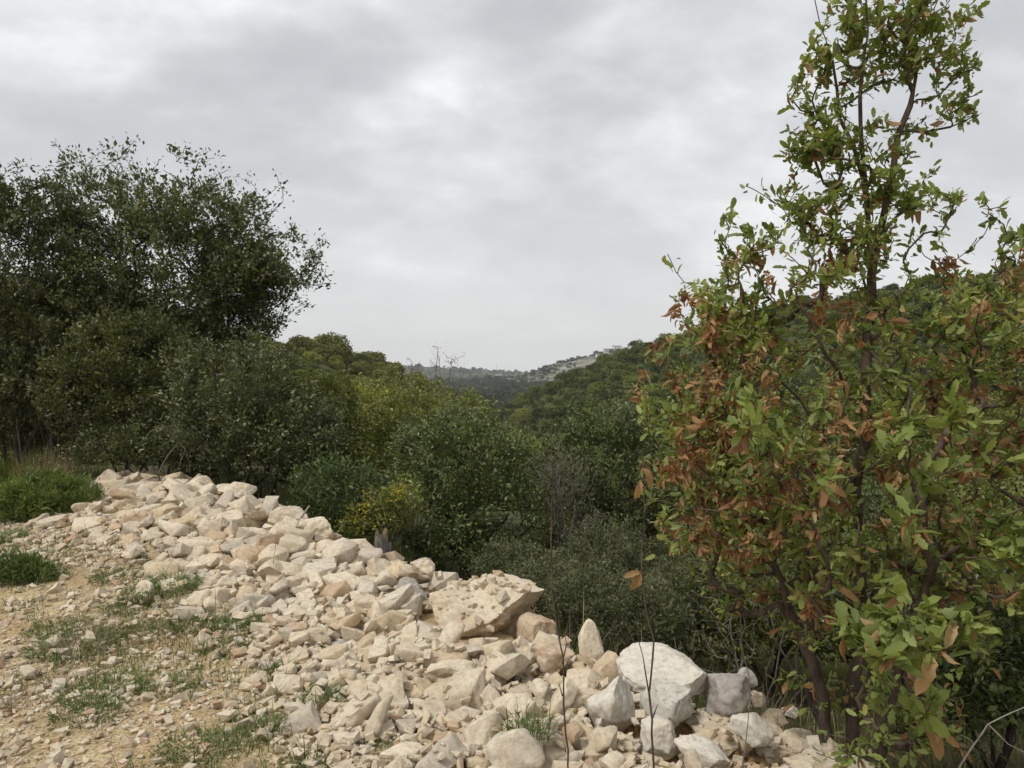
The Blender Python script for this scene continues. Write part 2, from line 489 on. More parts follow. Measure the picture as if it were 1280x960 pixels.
def build_ground():
    # fine in the sector ahead, coarser behind
    th = np.concatenate([np.linspace(-math.pi, -0.9, 40, endpoint=False), np.linspace(-0.9, 0.9, 420, endpoint=False), np.linspace(0.9, math.pi, 40, endpoint=False)])
    r = np.concatenate([[0.02], np.geomspace(0.5, 2600, 420)])
    T, R = np.meshgrid(th, r)
    X, Y = R * np.sin(T), R * np.cos(T)
    Z = H(X, Y)
    nt, nr = len(th), len(r)
    V = np.stack([X, Y, Z], -1).reshape(-1, 3)
    i, j = np.meshgrid(np.arange(nr - 1), np.arange(nt), indexing='ij')
    j2 = (j + 1) % nt
    F = np.stack([i * nt + j, (i + 1) * nt + j, (i + 1) * nt + j2, i * nt + j2], -1).reshape(-1, 4)[:, ::-1]
    me = mesh_data('ground', V, F, M['ground'], smooth=True)
    d, sg, _ = poly_dist(X, Y, CREST)
    s = d * sg
    g = 0.5 + 0.5 * np.tanh(3 * (fnoise(X, Y, 0.9, 3) + 0.05))
    ed, es, _ = poly_dist(X, Y, EDGE)
    dirt = 1 - sstep(-0.1, 0.8, s + 0.5 * fnoise(X, Y, 1.2, 6))
    veg = sstep(13, 26, R) * (s > -1)
    rock = sstep(350, 700, R) * (s > 0) * (1 - 0.85 * sstep(1150, 1350, Y)) * (1 - 0.6 * sstep(-20, -120, X))
    a = me.color_attributes.new('zone', 'FLOAT_COLOR', 'POINT')
    a.data.foreach_set('color', np.stack([dirt, veg, rock, np.ones_like(rock)], -1).astype(np.float32).ravel())
    o = obj('ground', me)
    tag(o, kind='structure')
    return o


ground = build_ground()

# ------------------------------------------------------------------ stones
def hull_variants(n, pts, seed, flat=(1, 0.72, 0.5)):
    rg = np.random.RandomState(seed)
    out = []
    for k in range(n):
        c8 = np.array([(i, j, q) for i in (-1, 1) for j in (-1, 1) for q in (-1, 1)], float)
        p = c8 * rg.uniform(0.36, 1.0, (8, 3))                     # a broken block
        if pts > 8:                                                # with its corners knocked off
            p = np.vstack([p * (1 - 0.22 * rg.rand(8, 3) * (rg.rand(8, 3) < 0.6)) for _ in range(3)])
        if pts > 8:
            p = np.vstack([p, unit(rg.normal(size=(pts - 8, 3))) * rg.uniform(0.85, 1.12, (pts - 8, 1))])
        p = p * np.array(flat) * rg.uniform(0.8, 1.2, 3)
        bm = bmesh.new()
        for q in p:
            bm.verts.new(q)
        res = bmesh.ops.convex_hull(bm, input=bm.verts)
        bmesh.ops.delete(bm, geom=[g for g in res['geom_interior'] if isinstance(g, bmesh.types.BMVert)], context='VERTS')
        bmesh.ops.triangulate(bm, faces=bm.faces)
        bm.verts.index_update()
        V = np.array([v.co[:] for v in bm.verts]); F = np.array([[v.index for v in f.verts] for f in bm.faces])
        bm.free()
        V /= np.abs(V[:, 0]).max()      # half length 1
        out.append((V, F))
    return out


def worn(V, F, seed):
    """a finer copy of a stone: edges slightly rounded, faces uneven"""
    bm = bmesh.new()
    vs = [bm.verts.new(v) for v in V]
    for f in F:
        bm.faces.new([vs[i] for i in f])
    for it in range(2):
        bmesh.ops.subdivide_edges(bm, edges=bm.edges[:], cuts=1, use_grid_fill=True)
        bmesh.ops.smooth_vert(bm, verts=bm.verts[:], factor=0.28 if it else 0.16, use_axis_x=True, use_axis_y=True, use_axis_z=True)
    bmesh.ops.triangulate(bm, faces=bm.faces[:])
    bm.normal_update()
    for v in bm.verts:
        k = mnoise.fractal(v.co * 2.4 + Vector((seed * 3.1, 0, 0)), 0.8, 2.1, 4)
        v.co += v.normal * (0.075 * k)
    bm.verts.index_update()
    V2 = np.array([v.co[:] for v in bm.verts]); F2 = np.array([[v.index for v in f.verts] for f in bm.faces])
    bm.free()
    return V2 * 1.05, F2


def rot_mats(rg, n, tilt):
    az = rg.uniform(0, 2 * math.pi, n); tx = rg.normal(0, tilt, n); ty = rg.normal(0, tilt, n)
    ca, sa = np.cos(az), np.sin(az)
    Rz = np.zeros((n, 3, 3)); Rz[:, 0, 0] = ca; Rz[:, 0, 1] = -sa; Rz[:, 1, 0] = sa; Rz[:, 1, 1] = ca; Rz[:, 2, 2] = 1
    cx_, sx_ = np.cos(tx), np.sin(tx)
    Rx = np.zeros((n, 3, 3)); Rx[:, 0, 0] = 1; Rx[:, 1, 1] = cx_; Rx[:, 1, 2] = -sx_; Rx[:, 2, 1] = sx_; Rx[:, 2, 2] = cx_
    cy_, sy_ = np.cos(ty), np.sin(ty)
    Ry = np.zeros((n, 3, 3)); Ry[:, 0, 0] = cy_; Ry[:, 0, 2] = sy_; Ry[:, 1, 1] = 1; Ry[:, 2, 0] = -sy_; Ry[:, 2, 2] = cy_
    return Rx @ Ry @ Rz


def batch(variants, which, pos, R, scale, rnd):
    VV, FF, RR = [], [], []
    off = 0
    for k, (V, F) in enumerate(variants):
        idx = np.nonzero(which == k)[0]
        if not len(idx):
            continue
        v = np.einsum('nij,vj->nvi', R[idx], V) * scale[idx, None, None] + pos[idx, None, :]
        f = F[None] + (np.arange(len(idx)) * len(V))[:, None, None] + off
        VV.append(v.reshape(-1, 3)); FF.append(f.reshape(-1, F.shape[1])); RR.append(np.repeat(rnd[idx], len(F)))
        off += len(idx) * len(V)
    return np.concatenate(VV), np.concatenate(FF), np.concatenate(RR)


def boulder_mesh(name, seed, mat, dims, cuts=9, rough=0.06, sub=5, cutmin=0.5, taper=0.0, planes=()):
    rg = np.random.RandomState(seed)
    bm = bmesh.new()
    bmesh.ops.create_icosphere(bm, subdivisions=sub, radius=1.0)
    V = np.array([v.co[:] for v in bm.verts])
    F = np.array([[v.index for v in f.verts] for f in bm.faces])
    bm.free()
    V = np.sign(V) * np.abs(V) ** 0.8
    for k in range(cuts):
        n = unit(rg.normal(size=3) * np.array([1, 1, 0.9]))
        d = rg.uniform(cutmin, 0.86)
        e = V @ n - d
        V = V - np.where(e > 0, e, 0)[:, None] * n * 0.97
    for n, d in planes:
        n = unit(np.array(n, float))
        e = V @ n - d
        V = V - np.where(e > 0, e, 0)[:, None] * n
    V = V / np.abs(V).max(0)
    o = rg.uniform(0, 100, 3)
    nv = np.array([mnoise.fractal(Vector(p * 1.6 + o), 0.9, 2.1, 5) for p in V])
    nr = np.array([mnoise.ridged_multi_fractal(Vector(p * 1.1 + o + 9), 0.9, 2.0, 4, 1.0, 2.0) for p in V])
    nn = unit(V)
    nd = np.array([mnoise.fractal(Vector(p * 6.0 + o), 0.7, 2.2, 4) for p in V])
    V = V + nn * (nv * rough - nr * rough * 0.5 + nd * rough * 0.30)[:, None]
    tz = np.clip((V[:, 2] + 0.4) / 1.4, 0, 1)
    V[:, 0] = V[:, 0] * (1 - taper * tz) + 0.25 * taper * tz; V[:, 1] *= 1 - taper * tz
    V = V * np.array(dims) / 2
    return mesh_data(name, V, F, mat, smooth=True)


# px, py of centre, depth, (w, d, h) metres, rz, mat, seed, tilt, label
BOULDERS = [
    (600, 760, 4.85, (0.86, 0.84, 0.54), 0, 'cream', 22, 8, 'biggest cream boulder of the heap, strewn with chips, broken brown face on one side'),
    (672, 792, 4.75, (0.24, 0.30, 0.26), 40, 'rust', 5, 0, 'rust brown rock wedged against the broken side of the biggest boulder'),
    (736, 803, 4.35, (0.22, 0.18, 0.28), 0, 'cream', 35, -8, 'pointed tan stone standing upright like a tooth'),
    (832, 842, 4.0, (0.54, 0.42, 0.27), -6, 'white', 9, 4, 'broad white boulder with a cracked rounded top'),
    (768, 888, 3.62, (0.27, 0.27, 0.36), 20, 'white', 19, 4, 'upright blocky white boulder with smooth faces'),
    (834, 888, 3.66, (0.28, 0.26, 0.27), -25, 'lichen', 17, 0, 'rounded white boulder speckled with dark grey lichen'),
    (822, 922, 3.42, (0.21, 0.2, 0.19), 60, 'white', 28, 12, 'white angular boulder at the foot of the lichen speckled one'),
    (913, 866, 3.86, (0.32, 0.30, 0.24), 15, 'grey', 24, -15, 'slanting dull grey boulder beside the broad white one'),
    (942, 876, 3.55, (0.13, 0.14, 0.15), 30, 'rust', 31, 0, 'small rounded stone with an orange brown stain down its face'),
    (694, 826, 4.12, (0.22, 0.2, 0.2), -10, 'rust', 40, 0, 'blocky orange tan boulder with one pale side'),
    (562, 840, 4.0, (0.32, 0.24, 0.17), 8, 'cream', 44, 8, 'flat tan wedge of rock lying among small stones'),
    (656, 898, 3.5, (0.28, 0.25, 0.24), -30, 'cream', 47, 12, 'sloping sandy boulder half buried in rubble'),
    (880, 945, 3.28, (0.30, 0.14, 0.14), -35, 'white', 51, 20, 'long slanting pale slab under the white boulders'),
    (940, 908, 3.4, (0.2, 0.18, 0.17), 10, 'white', 55, 0, 'pale rounded boulder with an orange stone lying on its side'),
    (500, 948, 3.2, (0.27, 0.2, 0.12), 5, 'cream', 59, 0, 'low flat cream rock at the foot of the heap'),
    (256, 609, 8.5, (0.36, 0.3, 0.26), 20, 'cream', 62, 0, 'cream block topping the far end of the heap'),
    (243, 664, 7.25, (0.36, 0.3, 0.24), -15, 'grey', 66, 8, 'greyish flat topped boulder amid cream rubble'),
    (298, 616, 8.0, (0.44, 0.32, 0.22), 25, 'cream', 70, 12, 'tilted cream slab with a sharp raised end on the crest'),
    (322, 674, 6.75, (0.42, 0.36, 0.29), -20, 'cream', 73, 14, 'smooth sloping cream boulder below the crest slabs'),
    (358, 652, 7.0, (0.40, 0.32, 0.30), 35, 'cream', 77, 0, 'bulky rounded cream boulder on the crest'),
    (393, 664, 6.55, (0.34, 0.28, 0.24), 10, 'cream', 80, -8, 'jutting cream block with a dark undercut'),
    (405, 689, 6.2, (0.27, 0.25, 0.20), -12, 'cream', 84, 0, 'pale box shaped stone on the crest'),
    (470, 712, 5.75, (0.23, 0.2, 0.2), 50, 'cream', 88, 10, 'plump cream stone at the dip of the crest'),
    (528, 708, 5.35, (0.19, 0.17, 0.15), 0, 'cream', 91, 0, 'small cream block next to the biggest boulder'),
    (513, 740, 5.2, (0.26, 0.2, 0.16), -20, 'grey', 95, 15, 'grey angular stone lying before the biggest boulder'),
    (430, 812, 4.35, (0.16, 0.14, 0.10), 30, 'grey', 97, 0, 'dull grey stone with rusty neighbours in the finer rubble'),
    (988, 892, 3.45, (0.12, 0.10, 0.09), 0, 'white', 99, 0, 'lone whitish stone under the edge of the oak'),
    (930, 850, 3.95, (0.17, 0.15, 0.12), 70, 'white', 103, 0, 'whitish stone peeping over the slanting grey boulder'),
]
GX0, GX1, GY0, GY1, GR = -7.6, 2.8, 1.6, 11.6, 0.02
gx = np.arange(GX0, GX1, GR); gy = np.arange(GY0, GY1, GR)
GXX, GYY = np.meshgrid(gx, gy)
HF = H(GXX, GYY)
BLOCKED = np.zeros(HF.shape, bool)


def patch(x, y, r):
    i0 = max(int((x - r - GX0) / GR), 0); i1 = min(int((x + r - GX0) / GR) + 1, len(gx))
    j0 = max(int((y - r - GY0) / GR), 0); j1 = min(int((y + r - GY0) / GR) + 1, len(gy))
    return slice(j0, j1), slice(i0, i1)


for (px, py, Y, dims, rz, mat, seed, tilt, label) in BOULDERS:
    if px in (942, 988):                                            # these lie on the bare slope: walk along the sight line to the ground
        for Y in np.arange(2.6, 4.6, 0.01):
            c = P(px, py, Y)
            if c[2] < Hs(c[0], c[1]) + 0.3 * dims[2]:
                break
    c = P(px, py, Y)
    me = boulder_mesh('boulder', seed, M[mat], dims, cuts=12 if dims[0] > 0.3 else 9, sub=6 if dims[0] > 0.5 else 5, rough=0.085, taper=0.72 if px == 736 else 0.0, planes=[((0.86, -0.5, -0.12), 0.42), ((-0.1, -0.6, 0.8), 0.45), ((0.1, 0.3, 1), 0.62)] if px == 600 else ())
    o = obj('boulder', me)
    o.location = c
    o.rotation_euler = (math.radians(8 if dims[0] > 0.7 else tilt * 0.6), math.radians(tilt), math.radians(rz))
    tag(o, label, 'boulder')
    if dims[0] > 0.5 and mat == 'cream':
        o.data.materials.append(M['rust'])
        nrm = np.empty(len(me.polygons) * 3, np.float32); me.polygons.foreach_get('normal', nrm)
        nrm = nrm.reshape(-1, 3)
        rn = nrm @ np.array(o.rotation_euler.to_matrix()).T
        me.polygons.foreach_set('material_index', ((rn[:, 0] > 0.35) & (rn[:, 2] < 0.5)).astype(np.int32))
    js, is_ = patch(c[0], c[1], max(dims[:2]) / 2)
    d2 = ((GXX[js, is_] - c[0]) / (dims[0] / 2)) ** 2 + ((GYY[js, is_] - c[1]) / (dims[1] / 2)) ** 2
    BLOCKED[js, is_] |= d2 < 0.95
    HF[js, is_] = np.where(d2 < 0.9, np.maximum(HF[js, is_], c[2] + dims[2] / 2 * np.sqrt(np.maximum(1 - d2, 0)) - 0.02), HF[js, is_])


def build_stones():
    rg = np.random.RandomState(11)
    var = hull_variants(16, 9, 3) + hull_variants(8, 12, 5)
    small = hull_variants(12, 8, 4, (1, 0.75, 0.6))
    n = 240000
    x = rg.uniform(-7.2, 2.2, n); y = 2.0 + 9.2 * rg.rand(n) ** 1.2
    d, sg, _ = poly_dist(x, y, CREST); s = d * sg
    ed, es, _ = poly_dist(x, y, EDGE); e = ed * es                 # + on the heap side
    nz = fnoise(x, y, 1.1, 8)
    inside = sstep(-0.3, 0.3, e + 0.8 * nz) * (1 - sstep(0.1, 0.6, s + 0.3 * nz))
    view = np.abs(np.arctan2(x, y)) < 0.72
    ii = np.clip(((x - GX0) / GR).astype(int), 0, len(gx) - 1); jj = np.clip(((y - GY0) / GR).astype(int), 0, len(gy) - 1)
    keep = view & ~BLOCKED[jj, ii] & (rg.rand(n) < np.maximum(inside, 0.022 * (s < 0)))
    x, y, s, e, ins = x[keep], y[keep], s[keep], e[keep], inside[keep]
    n = len(x)
    med = 0.0125 + 0.0041 * y
    med = med * (1 + 0.85 * np.exp(-((s + 0.3) / 0.5) ** 2) * sstep(4.2, 6.5, y)) * (0.72 + 0.28 * sstep(0, 0.9, e))
    hl = np.clip(med * np.exp(rg.normal(0, 0.6, n)), 0.012, 0.16)
    hl = np.where(ins < 0.3, np.minimum(hl * 0.8, 0.045), hl)
    g0 = H(x, y)
    pos = np.zeros((n, 3)); top = np.zeros(n); got = np.zeros(n, bool); tilt = np.full(n, 0.28)
    # first layer packed tight from large to small, then a looser one lying on it
    for layer in range(2):
        occ = BLOCKED.copy()
        todo = np.nonzero(~got)[0]
        if layer == 1:
            todo = todo[rg.rand(len(todo)) < 0.30 * (0.25 + 0.75 * np.exp(-((s[todo] + 0.4) / 0.9) ** 2)) * (ins[todo] > 0.5)]
        todo = todo[np.argsort(-hl[todo] * rg.uniform(0.7, 1.3, len(todo)))]
        for i in todo:
            h = hl[i]
            js, is_ = patch(x[i], y[i], h * 0.8)
            o_ = occ[js, is_]
            if o_.size == 0:
                continue
            d2 = ((GXX[js, is_] - x[i]) ** 2 + (GYY[js, is_] - y[i]) ** 2) / (0.74 * h) ** 2
            inn = d2 < 1
            if inn.any() and o_[inn].mean() > (0.10 if layer == 0 else 0.0):
                continue
            occ[js, is_] |= inn
            if layer == 0:
                z = g0[i] + 0.24 * h + 0.02 * rg.rand()
            else:
                z = 0.6 * HF[js, is_].mean() + 0.4 * HF[js, is_].max() + 0.16 * h
                tilt[i] = 0.45
            pos[i] = (x[i], y[i], z); got[i] = True
            top[i] = z + 0.42 * h
            t = z + 0.42 * h * np.sqrt(np.maximum(1 - d2, 0))
            HF[js, is_] = np.where(inn & ~BLOCKED[js, is_], np.maximum(HF[js, is_], t), HF[js, is_])
    x, y, s, e, hl, pos, top = x[got], y[got], s[got], e[got], hl[got], pos[got], top[got]
    n = len(x)
    R = rot_mats(rg, n, tilt[got])
    which = rg.randint(0, len(var), n)
    rnd = rg.rand(n)
    u, v, dep = project(pos)
    ii = np.clip(((x - GX0) / GR).astype(int), 0, len(gx) - 1); jj = np.clip(((y - GY0) / GR).astype(int), 0, len(gy) - 1)
    vis = (HF[jj, ii] - top < 0.3 * hl) & (u > -10) & (u < 1290) & (v < 970) & (s < 0.15)
    score = np.where(vis, hl / dep, 0)
    big = np.argsort(-score)[:300]
    ismask = np.zeros(n, bool); ismask[big] = True
    heap = empty('rubble_heap', (-1.0, 5.0, 0))
    tag(heap, 'long bank of broken cream limestone rubble along the edge of the track', 'rubble heap')
    inv = Matrix.Translation((-heap.location).to_tuple())
    mes = [mesh_data('stone', *worn(V, F, q), M['stone'], smooth=True) for q, (V, F) in enumerate(var)]
    for i in big:
        o = obj('stone', mes[which[i]], heap)
        o.matrix_parent_inverse = inv
        m = Matrix([list(R[i][r_] * hl[i]) + [pos[i][r_]] for r_ in range(3)] + [[0, 0, 0, 1]])
        o.matrix_basis = m
    r = ~ismask
    V, F, RR = batch(var, which[r], pos[r], R[r], hl[r], rnd[r])
    o = obj('small_rubble', mesh_data('small_rubble', V - np.array(heap.location), F, M['stone'], RR), heap)
    tag(o, kind='stuff')
    # gravel of the track
    n = 90000
    x = rg.uniform(-6.5, 2.0, n); y = 2.2 + 7.8 * rg.rand(n) ** 1.35
    d, sg, _ = poly_dist(x, y, CREST); s = d * sg
    ed, es, _ = poly_dist(x, y, EDGE); e = ed * es
    k = (s < 0.1) & (np.abs(np.arctan2(x, y)) < 0.72) & (rg.rand(n) < np.where(e > 0.2, 0.4, 0.5 + 0.9 * fnoise(x, y, 1.1, 2)))
    x, y, e = x[k], y[k], e[k]; n = len(x)
    hl = np.clip((0.0048 + 0.0013 * y) * np.exp(rg.normal(0, 0.6, n)), 0.004, 0.06)
    ii = np.clip(((x - GX0) / GR).astype(int), 0, len(gx) - 1); jj = np.clip(((y - GY0) / GR).astype(int), 0, len(gy) - 1)
    pos = np.stack([x, y, np.where(e > 0.25, H(x, y) + 0.012, np.minimum(HF[jj, ii], H(x, y) + 0.03)) + hl * 0.2], -1)
    free = ~BLOCKED[jj, ii]
    x, y, e, hl, pos = x[free], y[free], e[free], hl[free], pos[free]; n = len(x)
    R = rot_mats(rg, n, 0.3)
    which = rg.randint(0, len(small), n); rnd = rg.rand(n)
    u, v, dep = project(pos)
    sc_ = np.where((u > 0) & (u < 1280) & (v < 960) & (e < 0.25), hl / dep, 0)
    big = np.argsort(-sc_)[:220]
    mm = np.zeros(n, bool); mm[big] = True
    mes = [mesh_data('pebble', V, F, M['gravel']) for V, F in small]
    for i in big:
        o = obj('pebble', mes[which[i]], ground)
        o.matrix_basis = Matrix([list(R[i][r_] * hl[i]) + [pos[i][r_]] for r_ in range(3)] + [[0, 0, 0, 1]])
    V, F, RR = batch(small, which[~mm], pos[~mm], R[~mm], hl[~mm], rnd[~mm])
    o = obj('gravel', mesh_data('gravel', V, F, M['gravel'], RR))
    tag(o, 'loose ochre gravel and chips scattered over the track', 'gravel', kind='stuff')


def chips_on(bo, n, seed, sx, sy):
    from mathutils.bvhtree import BVHTree
    rg = np.random.RandomState(seed)
    mw = Matrix.LocRotScale(bo.location, bo.rotation_euler, None)
    bv = BVHTree.FromPolygons([mw @ v.co for v in bo.data.vertices], [tuple(p.vertices) for p in bo.data.polygons])
    small = hull_variants(8, 8, 14, (1, 0.8, 0.65))
    mes = [mesh_data('stone_chip', V, F, M['gravel']) for V, F in small]
    heap = bpy.data.objects['rubble_heap']
    hl = np.clip(0.017 * np.exp(rg.normal(0, 0.45, n)), 0.008, 0.05)
    R = rot_mats(rg, n, 0.3)
    for i in range(n):
        q = np.array(bo.location) + np.array([rg.normal(sx[0], sx[1]), rg.normal(sy[0], sy[1]), 0])
        hit = bv.ray_cast(Vector((q[0], q[1], 3)), Vector((0, 0, -1)))
        if hit[0] is None or hit[1].z < 0.55:
            continue
        o = obj('stone_chip', mes[i % 8], heap)
        p = np.array(hit[0]) + np.array([0, 0, hl[i] * 0.35]) - np.array(heap.location)
        o.matrix_basis = Matrix([list(R[i][r_] * hl[i]) + [p[r_]] for r_ in range(3)] + [[0, 0, 0, 1]])


build_stones()
BIG = [o for o in COL.objects if o.name == 'boulder'][0]
chips_on(BIG, 60, 3, (-0.12, 0.13), (-0.02, 0.14))
chips_on(BIG, 30, 4, (0.14, 0.08), (0.05, 0.10))

# ------------------------------------------------------------------ growing plants
def leaf_strip(xs, ws, fold=0.25, bend=0.18, curl=0.0):
    V = []; F = []
    for x, w in zip(xs, ws):
        z = -bend * x * x + curl * math.sin(x * 5)
        V += [(x, 0, z), (x, w, z + fold * w), (x, -w, z + fold * w)]
    for i in range(len(xs) - 1):
        a, b = i * 3, (i + 1) * 3
        F += [(a, b, b + 1), (a, b + 1, a + 1), (a, a + 2, b + 2), (a, b + 2, b)]
    return np.array(V), np.array(F)


LEAF_OAK = leaf_strip([0, 0.12, 0.26, 0.38, 0.52, 0.64, 0.78, 0.88, 1.0], [0.012, 0.07, 0.16, 0.13, 0.22, 0.17, 0.20, 0.11, 0.0], 0.28, 0.2)
LEAF_OAK2 = leaf_strip([0, 0.15, 0.3, 0.42, 0.55, 0.7, 0.82, 1.0], [0.012, 0.09, 0.19, 0.15, 0.23, 0.17, 0.17, 0.0], -0.2, -0.12, 0.03)
LEAF_DRY = leaf_strip([0, 0.15, 0.3, 0.42, 0.55, 0.7, 0.85, 1.0], [0.012, 0.10, 0.18, 0.15, 0.21, 0.17, 0.15, 0.0], 0.9, 0.45, 0.06)
LEAF_DRY2 = leaf_strip([0, 0.2, 0.4, 0.55, 0.75, 1.0], [0.012, 0.14, 0.17, 0.22, 0.15, 0.0], -0.8, -0.35, 0.08)
LEAF_OVAL = (np.array([(0, 0, 0), (0.5, 0, -0.03), (0.5, 0.27, 0.06), (0.5, -0.27, 0.06), (1, 0, -0.10)], float), np.array([(0, 1, 2), (0, 3, 1), (1, 4, 2), (1, 3, 4)]))
LEAF_DIA = (np.array([(0, 0, 0), (0.5, 0.3, 0.05), (0.5, -0.3, 0.05), (1, 0, -0.05)], float), np.array([(0, 3, 1), (0, 2, 3)]))
LEAF_NARROW = (np.array([(0, 0, 0), (0.45, 0.11, 0.03), (0.45, -0.11, 0.03), (1, 0, -0.05)], float), np.array([(0, 3, 1), (0, 2, 3)]))


def grow(rg, skel, targets, step=0.12, up_pen=0.5, curve=0.35, jit=0.06):
    """skel: list of polylines (first starts at the base, others hang on the nearest node). Returns nodes, parents, twig curves."""
    pos = np.zeros((60000, 3)); par = np.full(60000, -1, int); dr = np.zeros((60000, 3)); n = 0
    for li, line in enumerate(skel):
        line = np.asarray(line, float)
        pts = [line[0]]
        for a, b in zip(line[:-1], line[1:]):
            k = max(1, int(np.linalg.norm(b - a) / (step * 1.3)))
            for t in range(1, k + 1):
                q = a + (b - a) * t / k + (rg.normal(0, jit * 0.12, 3) if t < k else 0)
                pts.append(q)
        prev = -1
        if n > 0:
            prev = int(np.argmin(((pos[:n] - pts[0]) ** 2).sum(1)))
            pts = pts[1:]
        for q in pts:
            pos[n] = q; par[n] = prev
            dr[n] = unit(q - pos[prev]) if prev >= 0 else (0, 0, 1)
            prev = n; n += 1
    nsk = n
    base = pos[0]
    targets = targets[np.argsort(((targets - base) ** 2).sum(1))]
    tw = []
    for t in targets:
        dv = t - pos[:n]
        d = np.sqrt((dv ** 2).sum(1)) + 1e-6
        al = (dv * dr[:n]).sum(1) / d
        cost = d * (1.25 - 0.3 * al) + up_pen * np.maximum(0, pos[:n, 2] - t[2])
        j = int(np.argmin(cost))
        L = d[j]
        if L < 0.02:
            continue
        p0 = pos[j]; c1 = p0 + dr[j] * L * curve + rg.normal(0, jit, 3) * L; p1 = t
        k = max(2, int(L / step) + 1)
        prev = j
        for a in range(1, k + 1):
            u = a / k
            q = (1 - u) ** 2 * p0 + 2 * u * (1 - u) * c1 + u * u * p1
            pos[n] = q; par[n] = prev; dr[n] = unit(q - pos[prev]); prev = n; n += 1
        tw.append((p0.copy(), c1, p1))
        if n > 59000:
            break
    return pos[:n], par[:n], dr[:n], np.array(tw), nsk


def radii(par, r_tip, expo, rmax=None):
    n = len(par)
    cnt = np.zeros(n); kids = np.zeros(n, int)
    for i in range(n - 1, -1, -1):
        if kids[i] == 0:
            cnt[i] = 1
        if par[i] >= 0:
            cnt[par[i]] += cnt[i]; kids[par[i]] += 1
    r = r_tip * cnt ** expo
    if rmax:
        r = np.minimum(r, rmax)
    return r


def tubes(pos, par, dr, r, sides=5, part=None):
    e = np.nonzero(par >= 0)[0]
    cont = np.zeros(len(pos), int) - 1
    for i in e:
        p = par[i]
        if cont[p] < 0 or r[i] > r[cont[p]]:
            cont[p] = i
    if part is not None:
        e = e[part(e)]
    a = par[e]
    ra = np.where(cont[a] == e, r[a], np.minimum(r[e] * 1.15, r[a]))
    da = np.where((cont[a] == e)[:, None], dr[a], dr[e])
    ang = np.arange(sides) * 2 * math.pi / sides

    def ring(c, d, rr):
        ref = np.array([0.31, 0.93, 0.17])
        u = unit(np.cross(d, ref)); v = np.cross(d, u)
        return c[:, None] + rr[:, None, None] * (np.cos(ang)[None, :, None] * u[:, None] + np.sin(ang)[None, :, None] * v[:, None])
    A = ring(pos[a], unit(da), ra); B = ring(pos[e], dr[e], r[e])
    V = np.concatenate([A, B], 1).reshape(-1, 3)
    k = np.arange(sides); k2 = (k + 1) % sides
    q = np.stack([k, k2, k2 + sides, k + sides], -1)
    F = (q[None] + (np.arange(len(e)) * 2 * sides)[:, None, None]).reshape(-1, 4)
    return V, F


def leaf_frames(rg, tw, per, u0=0.3, spread=0.03, size=0.05, svar=0.3, centre=None, up=0.35, nup=1.0, droop=0.0, bias=1.0):
    n = len(tw); idx = np.repeat(np.arange(n), rg.poisson(per, n) if per > 3 else rg.randint(1, 4, n))
    m = len(idx)
    u = u0 + (1.02 - u0) * rg.rand(m) ** bias
    p0, c1, p1 = tw[idx, 0], tw[idx, 1], tw[idx, 2]
    U = u[:, None]
    p = (1 - U) ** 2 * p0 + 2 * U * (1 - U) * c1 + U * U * p1
    tan = unit(2 * (1 - U) * (c1 - p0) + 2 * U * (p1 - c1))
    p = p + rg.normal(0, spread, (m, 3))
    d = tan * 0.45 + rg.normal(0, 0.55, (m, 3))
    d[:, 2] += up * 0.5 - droop
    if centre is not None:
        d += unit(p - centre) * 0.35
    d = unit(d)
    nn = rg.normal(0, 0.55, (m, 3)); nn[:, 2] += nup
    nn = unit(nn - d * (nn * d).sum(1, keepdims=True))
    b = np.cross(nn, d)
    s = size * np.clip(np.exp(rg.normal(0, svar, m)), 0.45, 1.9)
    return idx, p, np.stack([d, b, nn], -1), s          # columns = axes


def leaves_mesh(name, tmpl, p, R, s, rnd, mat, smooth=False):
    V, F, RR = batch([tmpl], np.zeros(len(p), int), p, R, s, rnd)
    return mesh_data(name, V, F, mat, RR, smooth=smooth)


def lobes_sample(rg, lobes, n, shell=0.5, mind=0.0):
    """points in a union of ellipsoids, mostly in the outer part; lobes: (centre, radii, weight)"""
    w = np.array([l[2] for l in lobes], float); w /= w.sum()
    out = []
    tries = 0
    while len(out) < n and tries < n * 12:
        tries += 1
        l = lobes[rg.choice(len(lobes), p=w)]
        q = unit(rg.normal(size=3)) * (shell + (1 - shell) * rg.rand()) ** 0.6
        p = np.asarray(l[0]) + q * np.asarray(l[1])
        if mind and out and min(((np.array(out[-60:]) - p) ** 2).sum(1)) < mind * mind:
            continue
        out.append(p)
    return np.array(out)


